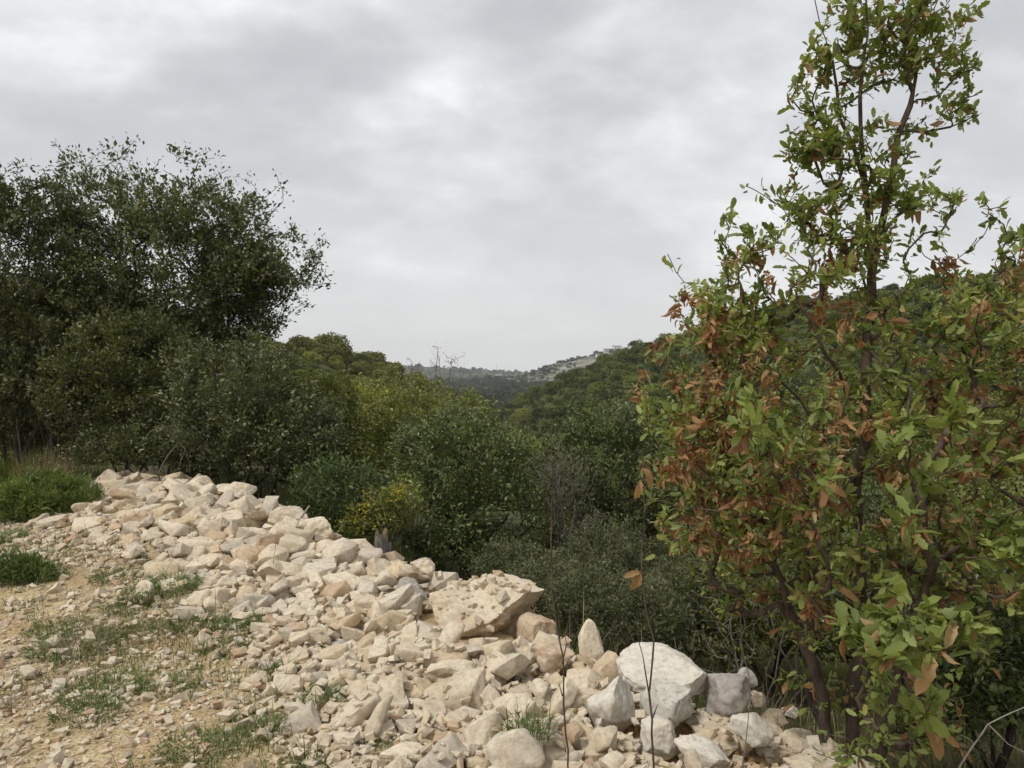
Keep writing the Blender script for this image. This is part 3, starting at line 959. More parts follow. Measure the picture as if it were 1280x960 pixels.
def make_bush(name, base, lobes, mat, bark, seed, ntw=420, per=30, leaf=0.045, tmpl=LEAF_OVAL, stems=4, r_tip=0.0035, shell=0.45, spread=0.05, zmin=None, feather=0.0, up=0.35, expo=0.42, trunk_name='stem', crown_name='foliage', nup=1.0, svar=0.3, step=0.16, noleaf=0.0):
    """a shrub or tree as an Empty with its woody part and its foliage (coordinates of lobes relative to base)"""
    rg = np.random.RandomState(seed)
    T = lobes_sample(rg, lobes, ntw, shell)
    cen = np.average([l[0] for l in lobes], axis=0, weights=[l[2] for l in lobes])
    rr = np.mean([l[1] for l in lobes])
    if feather:
        k = rg.rand(len(T)) < 0.22
        outw = unit(T[k] - cen); outw[:, 2] = np.abs(outw[:, 2]) * 1.0 + 0.15
        T[k] += unit(outw) * rg.uniform(0.2, 1.0, (k.sum(), 1)) * feather
    if zmin is not None:
        T[:, 2] = np.maximum(T[:, 2], zmin + 0.2 * rg.rand(len(T)))
    sk = []
    for k in range(stems):
        l = lobes[k % len(lobes)]
        a = rg.uniform(0, 6.28); b0 = np.array([math.cos(a), math.sin(a), 0]) * 0.07 * (k > 0) + np.array([0, 0, -0.1])
        tip = np.asarray(l[0]) + rg.normal(0, 0.15, 3) * np.asarray(l[1])
        mid = b0 * 0.5 + tip * 0.5 + rg.normal(0, 0.08, 3); mid[2] = b0[2] + (tip[2] - b0[2]) * 0.5
        sk.append([b0, b0 + (mid - b0) * 0.4 + np.array([0, 0, 0.05]), mid, tip])
    pos, par, dr, tw, nsk = grow(rg, sk, T, step=step)
    r = radii(par, r_tip, expo)
    root = empty(name, base)
    V, F = tubes(pos, par, dr, r, 6, lambda e: e < nsk)
    tr = obj(trunk_name, mesh_data(trunk_name, V, F, bark, smooth=True), root)
    V, F = tubes(pos, par, dr, r, 5, lambda e: e >= nsk)
    tag(obj('branches', mesh_data('branches', V, F, bark, smooth=True), tr), kind='stuff')
    if per > 0:
        t2 = tw if not noleaf else tw[rg.rand(len(tw)) > noleaf]
        idx, p, R, s = leaf_frames(rg, t2, per, u0=0.25, spread=spread, size=leaf, centre=cen, up=up, nup=nup, svar=svar)
        tone = rg.rand(len(t2))
        rnd = np.clip(0.55 * tone[idx] + 0.45 * rg.rand(len(idx)), 0, 0.999)
        obj(crown_name, leaves_mesh(crown_name, tmpl, p, R, s, rnd, mat), root)
    return root


def rel(px, py, Y, base):
    return P(px, py, Y) - np.asarray(base)


def bush_at(name, label, cat, spec, mat, bark, seed, base_px, Y, group=None, **kw):
    """spec: list of lobes given by photo position, depth offset and radii in metres"""
    b = P(base_px, 600, Y); b[2] = Hs(b[0], b[1])
    lobes = [(rel(px, py, Y + dy, b), (rx, ry, rz), w) for (px, py, dy, rx, ry, rz, w) in spec]
    o = make_bush(name, b, lobes, M[mat], M[bark], seed, **kw)
    tag(o, label, cat, group)
    return o


# --- the evergreen oaks on the left
bush_at('oak_tree', 'tall dark evergreen oak with airy twiggy crown beside the rubble heap', 'tree',
        [(215, 330, 0, 1.35, 1.2, 0.95, 3), (300, 350, 0, 0.80, 0.8, 0.6, 2), (140, 270, 0.3, 0.9, 0.9, 0.65, 1.5), (250, 270, 0, 1.1, 0.9, 0.55, 1.6), (325, 335, -0.2, 0.45, 0.6, 0.4, 0.6), (230, 420, 0, 1.1, 1.0, 0.5, 1.4), (120, 380, 0.3, 1.2, 1.0, 0.8, 1.6), (290, 400, 0.2, 0.8, 0.8, 0.5, 1.2)],
        'oak_dark', 'bark_dark', 101, 225, 11.2, ntw=2100, per=27, leaf=0.058, stems=4, feather=0.75, shell=0.3, spread=0.06, trunk_name='trunk', crown_name='crown', r_tip=0.004, expo=0.43)
bush_at('oak_tree', 'broad dark evergreen oak rising behind the green grassy mound', 'tree',
        [(20, 330, 0, 1.2, 1.2, 0.95, 3), (-60, 400, 0, 1.2, 1.1, 1.1, 2), (90, 400, 0, 0.95, 0.9, 0.75, 2), (30, 270, 0, 0.8, 0.8, 0.5, 1), (60, 470, 0, 0.9, 0.8, 0.45, 1.4), (-20, 500, 0, 0.9, 0.8, 0.6, 1.2), (110, 500, -0.1, 0.8, 0.7, 0.5, 1.2)],
        'oak_dark', 'bark_dark', 102, 20, 10.6, ntw=1900, per=30, leaf=0.058, stems=4, feather=0.4, shell=0.35, trunk_name='trunk', crown_name='crown')
bush_at('oak_shrub', 'olive toned oak shrub in front of the tall airy oak', 'shrub',
        [(165, 440, 0, 0.9, 0.7, 0.55, 2), (110, 480, 0, 0.7, 0.6, 0.5, 1), (200, 500, 0, 0.6, 0.6, 0.45, 1)],
        'oak_olive', 'bark_dark', 103, 160, 9.9, ntw=560, per=26, leaf=0.05, stems=4, feather=0.25)
bush_at('oak_shrub', 'dense dark shrub spilling over the back of the rubble crest', 'shrub',
        [(295, 478, 0, 0.85, 0.7, 0.6, 2), (280, 530, -0.2, 0.7, 0.6, 0.5, 1.5), (365, 540, 0, 0.7, 0.6, 0.55, 2), (340, 570, -0.1, 0.8, 0.6, 0.45, 1)],
        'oak_dark', 'bark_dark', 104, 325, 9.4, ntw=980, per=26, leaf=0.045, stems=5, feather=0.25)
bush_at('oak_shrub', 'low dark shrub with bare pale twigs at the far end of the rubble', 'shrub',
        [(210, 545, 0, 0.7, 0.5, 0.35, 2), (140, 555, 0.1, 0.6, 0.5, 0.3, 1), (260, 575, 0, 0.5, 0.4, 0.3, 1)],
        'oak_dark', 'bark_dark', 105, 200, 9.7, ntw=480, per=24, leaf=0.045, stems=5, feather=0.1)
bush_at('oak_shrub', 'dark shrub added to darken the hollow between the trunks of the broad oak', 'shrub',  # added behind the trunks so that the hollow reads dark
        [(30, 530, 0, 0.8, 0.6, 0.42, 2), (-40, 520, 0, 0.7, 0.6, 0.5, 1), (95, 545, 0, 0.6, 0.5, 0.34, 1)],
        'oak_dark', 'bark_dark', 107, 30, 11.4, ntw=520, per=26, leaf=0.05, stems=5, feather=0.1)
bush_at('oak_shrub', 'olive green shrub on the slope next to the dark shrub spilling over the crest', 'shrub',
        [(385, 505, 0, 0.9, 0.9, 0.6, 2), (350, 495, 0.3, 0.8, 0.8, 0.4, 1), (420, 550, 0, 0.8, 0.8, 0.6, 1.5)],
        'bush_mid', 'bark_dark', 106, 390, 12.5, ntw=700, per=26, leaf=0.052, stems=5, feather=0.3)

# --- the shrubs in the middle
bush_at('evergreen_bush', 'large rounded dark evergreen bush filling the middle of the slope', 'bush',
        [(575, 580, 0, 0.95, 0.8, 0.72, 3), (615, 635, -0.3, 0.72, 0.6, 0.65, 2.2), (540, 640, -0.2, 0.6, 0.6, 0.55, 1.6), (600, 560, 0, 0.62, 0.6, 0.42, 1.2), (545, 560, 0.1, 0.5, 0.5, 0.4, 1), (585, 680, -0.4, 0.8, 0.5, 0.3, 1.5)],
        'bush_dark', 'bark_dark', 111, 585, 9.2, ntw=1250, per=27, leaf=0.04, stems=6, feather=0.2)
bush_at('evergreen_bush', 'dark evergreen bush at the valley side, behind the dry broom', 'bush',
        [(745, 590, 0, 1.0, 1.0, 0.78, 3), (700, 615, 0, 0.8, 0.8, 0.8, 2), (800, 605, 0, 0.9, 0.8, 0.85, 2), (760, 535, 0, 0.8, 0.7, 0.42, 1.4), (750, 660, -0.3, 1.2, 0.8, 0.5, 2)],
        'bush_dark', 'bark_dark', 112, 750, 12.0, ntw=1250, per=25, leaf=0.052, stems=5, feather=0.25)
bush_at('leafy_shrub', 'yellow green shrub with soft rounded top left of the big dark bush', 'shrub',
        [(465, 555, 0, 1.0, 0.9, 0.75, 2), (430, 580, -0.2, 0.7, 0.7, 0.6, 1), (500, 540, 0.3, 0.8, 0.7, 0.6, 1)],
        'bush_light', 'bark_grey', 113, 465, 14.0, ntw=650, per=26, leaf=0.055, stems=5, feather=0.3)
bush_at('leafy_shrub', 'bright green leafy shrub at the foot of the slope behind the rubble crest', 'shrub',
        [(430, 620, 0, 0.5, 0.45, 0.42, 2), (470, 640, 0, 0.4, 0.35, 0.32, 1), (400, 610, 0, 0.35, 0.3, 0.35, 1)],
        'bush_bright', 'bark_grey', 114, 435, 8.3, ntw=380, per=22, leaf=0.042, stems=5, feather=0.15)
fl = bush_at('flowering_broom', 'green broom bush dotted with yellow flowers', 'shrub',
             [(480, 640, 0, 0.34, 0.3, 0.24, 2), (455, 655, 0, 0.25, 0.25, 0.2, 1), (505, 625, 0, 0.22, 0.2, 0.22, 1)],
             'bush_mid', 'bark_grey', 115, 482, 7.9, ntw=300, per=20, leaf=0.03, stems=6, feather=0.08, tmpl=LEAF_DIA)


def add_flowers(root, spots, seed):
    rg = np.random.RandomState(seed)
    petal = leaf_strip([0, 0.5, 1.0], [0.1, 0.42, 0.12], 0.3, -0.25)
    for (px, py, Y, k, sp) in spots:
        c = P(px, py, Y) - np.array(root.location)
        p = c + rg.normal(0, sp, (k, 3))
        p = np.repeat(p, 4, 0)
        d = unit(rg.normal(0, 1, p.shape) + np.array([0, -0.4, 0.3])); nn = rg.normal(0, 1, p.shape)
        nn = unit(nn - d * (nn * d).sum(1, keepdims=True))
        R = np.stack([d, np.cross(nn, d), nn], -1)
        o = obj('flowers', leaves_mesh('flowers', petal, p, R, np.full(len(p), 0.016), rg.rand(len(p)), M['flower']), root)
        tag(o, kind='stuff')


add_flowers(fl, [(458, 632, 7.62, 30, 0.075), (498, 617, 7.66, 34, 0.06), (445, 648, 7.6, 10, 0.06)], 5)

bush_at('leafy_shrub', 'olive shrub crowded between the yellow green shrub and the big dark bush', 'shrub',
        [(520, 530, 0, 0.8, 0.7, 0.5, 2), (560, 520, 0, 0.7, 0.7, 0.4, 1), (500, 560, -0.2, 0.6, 0.6, 0.6, 1)],
        'bush_mid', 'bark_grey', 116, 520, 11.6, ntw=560, per=24, leaf=0.05, stems=5, feather=0.35)
bush_at('leafy_shrub', 'pale olive shrub tucked between the two dark evergreen bushes', 'shrub',
        [(655, 590, 0, 0.7, 0.8, 0.7, 2), (640, 570, 0.3, 0.6, 0.6, 0.5, 1), (675, 600, -0.3, 0.5, 0.5, 0.6, 1)],
        'bush_mid', 'bark_grey', 117, 655, 14.5, ntw=420, per=24, leaf=0.055, stems=5, feather=0.3)
bush_at('leafy_shrub', 'pale olive shrub under the brow of the wooded hill', 'shrub',
        [(430, 512, 0, 1.5, 1.2, 0.8, 2), (390, 495, 1, 1.4, 1.2, 0.7, 1), (470, 525, 0, 1.2, 1.0, 0.7, 1)],
        'bush_light', 'bark_grey', 118, 430, 22.0, ntw=620, per=22, leaf=0.085, stems=5, feather=0.4)
bush_at('leafy_shrub', 'wide yellowish shrub on the flank under the wooded hill', 'shrub',
        [(490, 515, 0, 1.5, 1.2, 0.8, 2), (530, 530, 0, 1.2, 1.0, 0.7, 1), (560, 550, 0, 1.2, 1.0, 0.7, 1)],
        'bush_light', 'bark_grey', 119, 520, 25.0, ntw=560, per=22, leaf=0.09, stems=5, feather=0.4)

# --- grey green low shrubs behind the boulders
for k, (px, py, Y, rx, rz, label) in enumerate([
        (690, 725, 6.6, 0.42, 0.24, 'low grey green shrub just behind the biggest boulder'),
        (745, 745, 6.1, 0.42, 0.24, 'low grey green shrub behind the pointed upright stone'),
        (800, 765, 5.6, 0.40, 0.22, 'low grey green shrub behind the broad white boulder'),
        (755, 690, 7.6, 0.48, 0.3, 'taller grey green shrub on the slope in front of the valley bush'),
        (855, 740, 6.2, 0.45, 0.3, 'grey green shrub in the shade at the edge of the oak'),
        (640, 700, 7.4, 0.36, 0.2, 'small grey green shrub at the foot of the large rounded bush')]):
    bush_at('sage_shrub', label, 'shrub', [(px, py, 0, rx, rx, rz, 2), (px - 25, py + 18, -0.1, rx * 0.6, rx * 0.6, rz * 0.7, 1), (px + 22, py + 15, 0, rx * 0.6, rx * 0.6, rz * 0.7, 1)],
            'sage', 'bark_grey', 130 + k, px, Y, group='grey green shrubs behind the boulders', ntw=330, per=26, leaf=0.024, tmpl=LEAF_DIA, stems=6, feather=0.1, up=0.9, spread=0.03, r_tip=0.002, step=0.1)

# --- shade bushes to the right, behind and beside the oak
for k, (px, py, Y, rx, rz, mat, label) in enumerate([
        (1240, 800, 4.6, 0.5, 0.45, 'bush_dark', 'dark evergreen bush in the shade beside the oak'),
        (1130, 700, 6.2, 1.0, 0.7, 'bush_dark', 'dark bush close behind the oak'),
        (960, 720, 6.4, 0.7, 0.55, 'bush_mid', 'mid green bush seen under the oak branches'),
        (1260, 620, 7.0, 1.1, 0.9, 'bush_mid', 'tall mid green bush behind the branches of the oak'),
        (960, 560, 10.0, 1.4, 1.0, 'bush_dark', 'broad dark bush on the slope behind the oak'),
        (1150, 520, 12.0, 1.8, 1.2, 'bush_mid', 'broad mid green bush on the slope behind the oak'),
        (860, 560, 16.0, 1.6, 1.4, 'bush_mid', 'mid green bush between the valley bush and the oak')]):
    bush_at('shade_bush', label, 'bush', [(px, py, 0, rx, rx, rz, 2), (px - 60, py + 45, -0.2, rx * 0.7, rx * 0.7, rz * 0.8, 1), (px + 55, py + 40, 0, rx * 0.7, rx * 0.7, rz * 0.8, 1)],
            mat, 'bark_dark', 150 + k, px, Y, ntw=520, per=22, leaf=0.045 if Y < 9 else 0.07, stems=5, feather=0.2)

# ------------------------------------------------------------------ the oak on the right, with last year's brown leaves
def build_oak():
    rg = np.random.RandomState(202)
    b = P(1062, 960, 3.45); b[2] = Hs(b[0], b[1]) - 0.05
    root = empty('deciduous_oak', b)
    tag(root, 'young oak with fresh green and withered orange brown leaves beside the boulders', 'tree')
    Q = lambda *a: P(*a) - b
    Y = 3.45
    sk = [
        [np.array([0, 0, 0]), Q(1066, 890, Y), Q(1080, 770, Y), Q(1072, 640, Y + .05), Q(1082, 510, Y), Q(1084, 410, Y), Q(1089, 345, Y)],
        [Q(1089, 345, Y), Q(1098, 300, Y), Q(1110, 245, Y), Q(1122, 170, Y), Q(1145, 95, Y), Q(1168, 10, Y), Q(1190, -60, Y)],
        [Q(1089, 345, Y), Q(1086, 290, Y), Q(1082, 235, Y), Q(1066, 180, Y + .05), Q(1046, 110, Y + .1), Q(1025, 30, Y + .1), Q(1012, -30, Y)],
        [Q(1082, 235, Y), Q(1078, 190, Y), Q(1075, 120, Y - .05), Q(1085, 40, Y - .1), Q(1090, -40, Y - .1)],
        [np.array([-0.06, 0.02, 0]), Q(1020, 840, Y), Q(1005, 800, Y), Q(985, 760, Y), Q(960, 690, Y - .1), Q(905, 610, Y - .1), Q(850, 560, Y)],
        [Q(1012, 815, Y), Q(1016, 780, Y - .05), Q(1010, 720, Y - .2), Q(1000, 640, Y - .3), Q(960, 560, Y - .3)],
        [np.array([0.05, -0.04, 0]), Q(1120, 850, Y - .3), Q(1150, 760, Y - .4), Q(1165, 705, Y - .45), Q(1225, 668, Y - .5), Q(1300, 625, Y - .5), Q(1400, 590, Y - .4)],
        [Q(1158, 720, Y - .43), Q(1155, 640, Y - .5), Q(1130, 570, Y - .5), Q(1140, 480, Y - .4)],
        [Q(1137, 800, Y - .35), Q(1136, 740, Y - .7), Q(1130, 690, Y - .8)],
        [Q(1080, 770, Y), Q(1140, 650, Y + .2), Q(1240, 560, Y + .3), Q(1330, 500, Y + .3)],
        [Q(1075, 600, Y), Q(1000, 500, Y + .1), Q(920, 430, Y + .1), Q(865, 380, Y + .1)],
        [Q(1082, 490, Y), Q(1150, 420, Y), Q(1230, 360, Y), Q(1285, 300, Y + .1)],
        [Q(1080, 520, Y), Q(1030, 440, Y - .2), Q(988, 365, Y - .2)],
        [np.array([0.0, 0.05, 0]), Q(1010, 850, Y + .3), Q(930, 760, Y + .5), Q(870, 680, Y + .4)],
    ]
    L = [(Q(1050, 560, 3.5), (0.82, 0.85, 0.62), 6.0), (Q(895, 520, 3.5), (0.34, 0.5, 0.42), 2.8), (Q(1235, 520, 3.4), (0.75, 0.8, 0.62), 4.8),
         (Q(915, 410, 3.6), (0.26, 0.4, 0.26), 1.6), (Q(1100, 720, 3.2), (0.6, 0.45, 0.35), 2.6), (Q(905, 640, 3.4), (0.32, 0.4, 0.3), 1.9), (Q(870, 400, 3.5), (0.12, 0.2, 0.2), 0.5),
         (Q(1020, 400, 3.4), (0.4, 0.4, 0.28), 1.9), (Q(1070, 310, 3.5), (0.40, 0.3, 0.16), 1.3), (Q(1090, 225, 3.45), (0.26, 0.22, 0.18), 0.9), (Q(1120, 150, 3.45), (0.24, 0.2, 0.16), 0.7), (Q(1050, 160, 3.45), (0.18, 0.2, 0.16), 0.6), (Q(960, 320, 3.5), (0.26, 0.25, 0.14), 0.8), (Q(1230, 340, 3.5), (0.34, 0.4, 0.2), 1.3), (Q(1180, 410, 3.3), (0.4, 0.4, 0.25), 1.5),
         (Q(1035, 90, 3.45), (0.20, 0.22, 0.40), 1.1), (Q(1155, 80, 3.45), (0.26, 0.25, 0.42), 1.4), (Q(1100, 20, 3.4), (0.32, 0.25, 0.26), 1.2), (Q(1012, 185, 3.45), (0.14, 0.15, 0.06), 0.35),
         (Q(1165, 140, 3.45), (0.17, 0.2, 0.1), 0.4), (Q(1150, 250, 3.45), (0.2, 0.2, 0.06), 0.3), (Q(1010, 265, 3.45), (0.18, 0.2, 0.06), 0.3),
         (Q(1085, 800, 2.5), (0.13, 0.12, 0.10), 0.45), (Q(1165, 800, 2.6), (0.14, 0.12, 0.1), 0.45), (Q(1130, 860, 2.8), (0.24, 0.2, 0.12), 0.5), (Q(990, 560, 2.9), (0.3, 0.2, 0.3), 1.2), (Q(1240, 700, 2.9), (0.25, 0.25, 0.25), 0.8),
         (Q(1010, 860, 3.5), (0.2, 0.2, 0.14), 0.6), (Q(1150, 900, 3.2), (0.3, 0.25, 0.14), 0.8), (Q(960, 740, 3.6), (0.28, 0.25, 0.16), 0.8), (Q(1060, 930, 3.0), (0.18, 0.15, 0.08), 0.4)]
    T = lobes_sample(rg, L, 3900, 0.1)
    cc = Q(1060, 600, 3.45)
    k = rg.rand(len(T)) < 0.16
    ow = unit(T[k] - cc); ow[:, 2] = np.abs(ow[:, 2]) * 0.7 + 0.35
    T[k] += unit(ow) * rg.uniform(0.05, 0.34, (k.sum(), 1))
    cl = np.array([mnoise.noise(Vector(t * 2.6) + Vector((9, 3, 1))) for t in T])
    T = T[(cl > -0.10) | (rg.rand(len(T)) < 0.16)]
    pos, par, dr, tw, nsk = grow(rg, sk, T, step=0.09, jit=0.09)
    r = radii(par, 0.0023, 0.45, 0.048)
    V, F = tubes(pos, par, dr, r, 8, lambda e: e < nsk)
    tr = obj('trunk', mesh_data('trunk', V, F, M['bark_oak'], smooth=True), root)
    V, F = tubes(pos, par, dr, r, 5, lambda e: e >= nsk)
    tag(obj('branches', mesh_data('branches', V, F, M['bark_oak'], smooth=True), tr), kind='stuff')
    idx, p, R, s = leaf_frames(rg, tw, 12, u0=0.3, spread=0.013, size=0.036, svar=0.36, up=0.25, nup=0.9, droop=0.06, bias=0.42)
    tone = rg.rand(len(tw))
    tip = tw[:, 2]
    u, v, dep = project(tip + b)
    # withered twigs sit mostly in the middle and the outer left of the crown; the leading shoots are green
    pb = np.where(v < 300, -0.3, np.where(v < 420, 0.06, np.where(v > 780, 0.04, 0.13)))
    pb = pb + np.where((v > 330) & (v < 760), 0.13 * sstep(1060, 900, u) + 0.06, 0)
    clump = np.array([mnoise.noise(Vector(t * 3.6)) for t in tip])
    brown_t = rg.rand(len(tw)) < pb + 0.6 * clump
    near = (dep < 2.75)
    brown_t &= ~near
    brown = brown_t[idx] ^ (rg.rand(len(idx)) < 0.05)
    s = np.where(near[idx], s * 1.75, s)
    s = np.where(brown, s * 1.12, s)
    # withered leaves hang
    Rb = R[brown]
    d = Rb[:, :, 0] + np.array([0, 0, -0.8]); d = unit(d)
    nn = Rb[:, :, 2]; nn = unit(nn - d * (nn * d).sum(1, keepdims=True))
    R[brown] = np.stack([d, np.cross(nn, d), nn], -1)
    rnd = np.clip(0.6 * tone[idx] + 0.4 * rg.rand(len(idx)), 0, 0.999)
    kind = brown * 2 + (rg.rand(len(idx)) < 0.45)
    tm = [LEAF_OAK, LEAF_OAK2, LEAF_DRY, LEAF_DRY2]
    # the leaves that show largest: nearest in each small patch of view
    u, v, dep = project(p + b)
    cell = (u // 14).astype(int) * 1000 + (v // 14).astype(int)
    o_ = np.lexsort((dep, cell))
    first = np.ones(len(o_), bool); first[1:] = cell[o_][1:] != cell[o_][:-1]
    cand = o_[first]
    cand = cand[(u[cand] > 0) & (u[cand] < 1280) & (v[cand] > 0) & (v[cand] < 960)]
    big = cand[np.argsort(-(s / dep)[cand])[:300]]
    mask = np.zeros(len(idx), bool); mask[big] = True
    mes = []
    for k in range(4):
        for q in range(3):
            V_, F_ = tm[k]
            mes.append(mesh_data('leaf', V_, F_, M['oak_green'] if k < 2 else M['oak_brown'], np.full(len(F_), 0.2 + 0.3 * q), smooth=True))
    for i in big:
        o = obj('leaf', mes[kind[i] * 3 + min(2, int(rnd[i] * 3))], root)
        o.matrix_basis = Matrix([list(R[i][r_] * s[i]) + [p[i][r_]] for r_ in range(3)] + [[0, 0, 0, 1]])
    for nm, ks, mat in (('green_leaves', (0, 1), 'oak_green'), ('withered_leaves', (2, 3), 'oak_brown')):
        VV, FF, RR, off = [], [], [], 0
        for k in ks:
            m = (kind == k) & ~mask
            a, f, rr = batch([tm[k]], np.zeros(m.sum(), int), p[m], R[m], s[m], rnd[m])
            VV.append(a); FF.append(f + off); RR.append(rr); off += len(a)
        o = obj(nm, mesh_data(nm, np.concatenate(VV), np.concatenate(FF), M[mat], np.concatenate(RR), smooth=True), root)
        tag(o, kind='stuff')


build_oak()

# ------------------------------------------------------------------ grass, weeds, dry stems
def blades(rg, c, n, rad, h, w, lean=0.5, hv=0.35, seg=3):
    """n curved blades rooted within rad of points c (k,3)"""
    k = len(c)
    i = rg.randint(0, k, n)
    a = rg.uniform(0, 2 * math.pi, n); rr = rad * np.sqrt(rg.rand(n))
    base = c[i] + np.stack([np.cos(a) * rr, np.sin(a) * rr, np.zeros(n)], -1)
    a2 = a + rg.normal(0, 0.9, n)
    out = np.stack([np.cos(a2), np.sin(a2), np.zeros(n)], -1)
    hh = h * np.exp(rg.normal(0, hv, n)); ln = lean * rg.uniform(0.1, 1.0, n)
    side = np.stack([-np.sin(a2), np.cos(a2), np.zeros(n)], -1)
    V = np.zeros((n, 2 * seg + 1, 3))
    for q in range(seg):
        t = q / seg
        ctr = base + out * (ln * hh * t ** 1.6)[:, None] + np.array([0, 0, 1.0]) * (hh * t * (1 - 0.25 * ln * t))[:, None]
        ww = w * (1 - 0.6 * t)
        V[:, 2 * q] = ctr - side * ww; V[:, 2 * q + 1] = ctr + side * ww
    V[:, 2 * seg] = base + out * (ln * hh)[:, None] + np.array([0, 0, 1.0]) * (hh * (1 - 0.25 * ln))[:, None]
    f = []
    for q in range(seg - 1):
        f += [(2 * q, 2 * q + 1, 2 * q + 3), (2 * q, 2 * q + 3, 2 * q + 2)]
    f.append((2 * seg - 2, 2 * seg - 1, 2 * seg))
    f = np.array(f)
    F = (f[None] + (np.arange(n) * (2 * seg + 1))[:, None, None]).reshape(-1, 3)
    return V.reshape(-1, 3), F, np.repeat(rg.rand(n), len(f))


def build_grass():
    rg = np.random.RandomState(31)
    # on the track, in soft patches left of the heap
    n = 42000
    x = rg.uniform(-6.5, 0.4, n); y = rg.uniform(2.6, 12.5, n)
    ed, es, _ = poly_dist(x, y, EDGE); e = ed * es
    d, sg, _ = poly_dist(x, y, CREST); s = d * sg
    patchy = sstep(0.0, 0.28, fnoise(x, y, 1.25, 12) + 0.22 * sstep(4.6, 8, y) + 0.05 + 0.12 * np.exp(-((e + 0.5) / 0.6) ** 2))
    k = (rg.rand(n) < 0.9 * patchy * (1 - sstep(0.0, 0.9, e))) & (s < 0)
    c = np.stack([x[k], y[k], H(x[k], y[k])], -1)
    V, F, R = blades(rg, c, int(len(c) * 2.6), 0.04, 0.042, 0.0026, 1.4, 0.5)
    o = obj('grass', mesh_data('grass', V, F, M['grass'], R)); tag(o, 'thin patchy green grass growing through the gravel of the track', 'grass', kind='stuff')
    n = 9000
    x = rg.uniform(-5.5, -0.2, n); y = rg.uniform(2.8, 8.5, n)
    ed, es, _ = poly_dist(x, y, EDGE); e = ed * es
    k = rg.rand(n) < sstep(0.05, 0.3, fnoise(x, y, 1.6, 23) + 0.02) * (1 - sstep(-0.1, 0.6, e))
    c = np.stack([x[k], y[k], H(x[k], y[k]) + 0.01], -1)
    V, F, R = blades(rg, c, int(len(c) * 1.8), 0.05, 0.05, 0.002, 2.2, 0.5)
    o = obj('dry_grass', mesh_data('dry_grass', V, F, M['straw'], R)); tag(o, 'withered brown grass lying flat on the gravel of the track', 'dry grass', kind='stuff')
    # on the slope behind the crest
    n = 30000
    x = rg.uniform(-9.5, 5.0, n); y = rg.uniform(2.5, 13, n)
    d, sg, _ = poly_dist(x, y, CREST); s = d * sg
    k = (s > 0.15) & (rg.rand(n) < 0.35 + 0.9 * (fnoise(x, y, 0.9, 14) + 0.2)) & (np.abs(np.arctan2(x, y)) < 0.72)
    c = np.stack([x[k], y[k], H(x[k], y[k])], -1)
    V, F, R = blades(rg, c, int(len(c) * 2.4), 0.07, 0.15, 0.0035, 0.7, 0.45)
    o = obj('grass', mesh_data('grass', V, F, M['grass'], R)); tag(o, 'rough grass on the shaded slope behind the rubble', 'grass', kind='stuff')
    n = 5000
    x = rg.uniform(0.2, 4.0, n); y = rg.uniform(3.4, 8.5, n)
    d, sg, _ = poly_dist(x, y, CREST); s = d * sg
    k = (s > 0.2) & (rg.rand(n) < 0.5)
    c = np.stack([x[k], y[k], H(x[k], y[k])], -1)
    V, F, R = blades(rg, c, len(c), 0.08, 0.26, 0.0022, 0.8, 0.4)
    o = obj('dry_grass', mesh_data('dry_grass', V, F, M['straw'], R)); tag(o, 'dry straw coloured stalks under and beside the oak', 'dry grass', kind='stuff')
    # leaf litter under the oak
    n = 900
    x = rg.normal(1.7, 0.6, n); y = rg.normal(3.6, 0.6, n)
    p = np.stack([x, y, H(x, y) + 0.02], -1)
    dd = unit(rg.normal(0, 1, (n, 3)) * np.array([1, 1, 0.25])); nn = rg.normal(0, 0.35, (n, 3)) + np.array([0, 0, 1.0])
    nn = unit(nn - dd * (nn * dd).sum(1, keepdims=True))
    o = obj('leaf_litter', leaves_mesh('leaf_litter', LEAF_DRY, p, np.stack([dd, np.cross(nn, dd), nn], -1), 0.065 * np.exp(rg.normal(0, 0.2, n)), rg.rand(n), M['oak_brown'], True))
    tag(o, 'fallen brown oak leaves lying under the oak', 'leaf litter', kind='stuff')


build_grass()


def tuft(name, label, cat, px, py, Y, n, rad, h, w, mat, seed, lean=0.9, group=None, leafy=0, hv=0.35):
    rg = np.random.RandomState(seed)
    b = P(px, py, Y)
    ii = int(np.clip((b[0] - GX0) / GR, 0, len(gx) - 1)); jj = int(np.clip((b[1] - GY0) / GR, 0, len(gy) - 1))
    b[2] = HF[jj, ii] - 0.015 if (GX0 < b[0] < GX1 and GY0 < b[1] < GY1) else Hs(b[0], b[1])
    V, F, R = blades(rg, np.zeros((1, 3)), n, rad, h, w, lean, hv)
    root = empty(name, b)
    obj('blades', mesh_data('blades', V, F, M[mat], R), root)
    if leafy:
        a = rg.uniform(0, 6.28, leafy); rr = rad * 1.1 * np.sqrt(rg.rand(leafy))
        p = np.stack([np.cos(a) * rr, np.sin(a) * rr, h * rg.uniform(0.05, 0.6, leafy)], -1)
        d = unit(np.stack([np.cos(a), np.sin(a), rg.uniform(-0.1, 0.7, leafy)], -1) + rg.normal(0, 0.4, (leafy, 3)))
        nn = rg.normal(0, 0.3, (leafy, 3)) + np.array([0, 0, 1.0]); nn = unit(nn - d * (nn * d).sum(1, keepdims=True))
        obj('leaves', leaves_mesh('leaves', LEAF_OVAL, p, np.stack([d, np.cross(nn, d), nn], -1), h * 0.28 * np.exp(rg.normal(0, 0.3, leafy)), rg.rand(leafy), M[mat]), root)
    tag(root, label, cat, group)
    return root


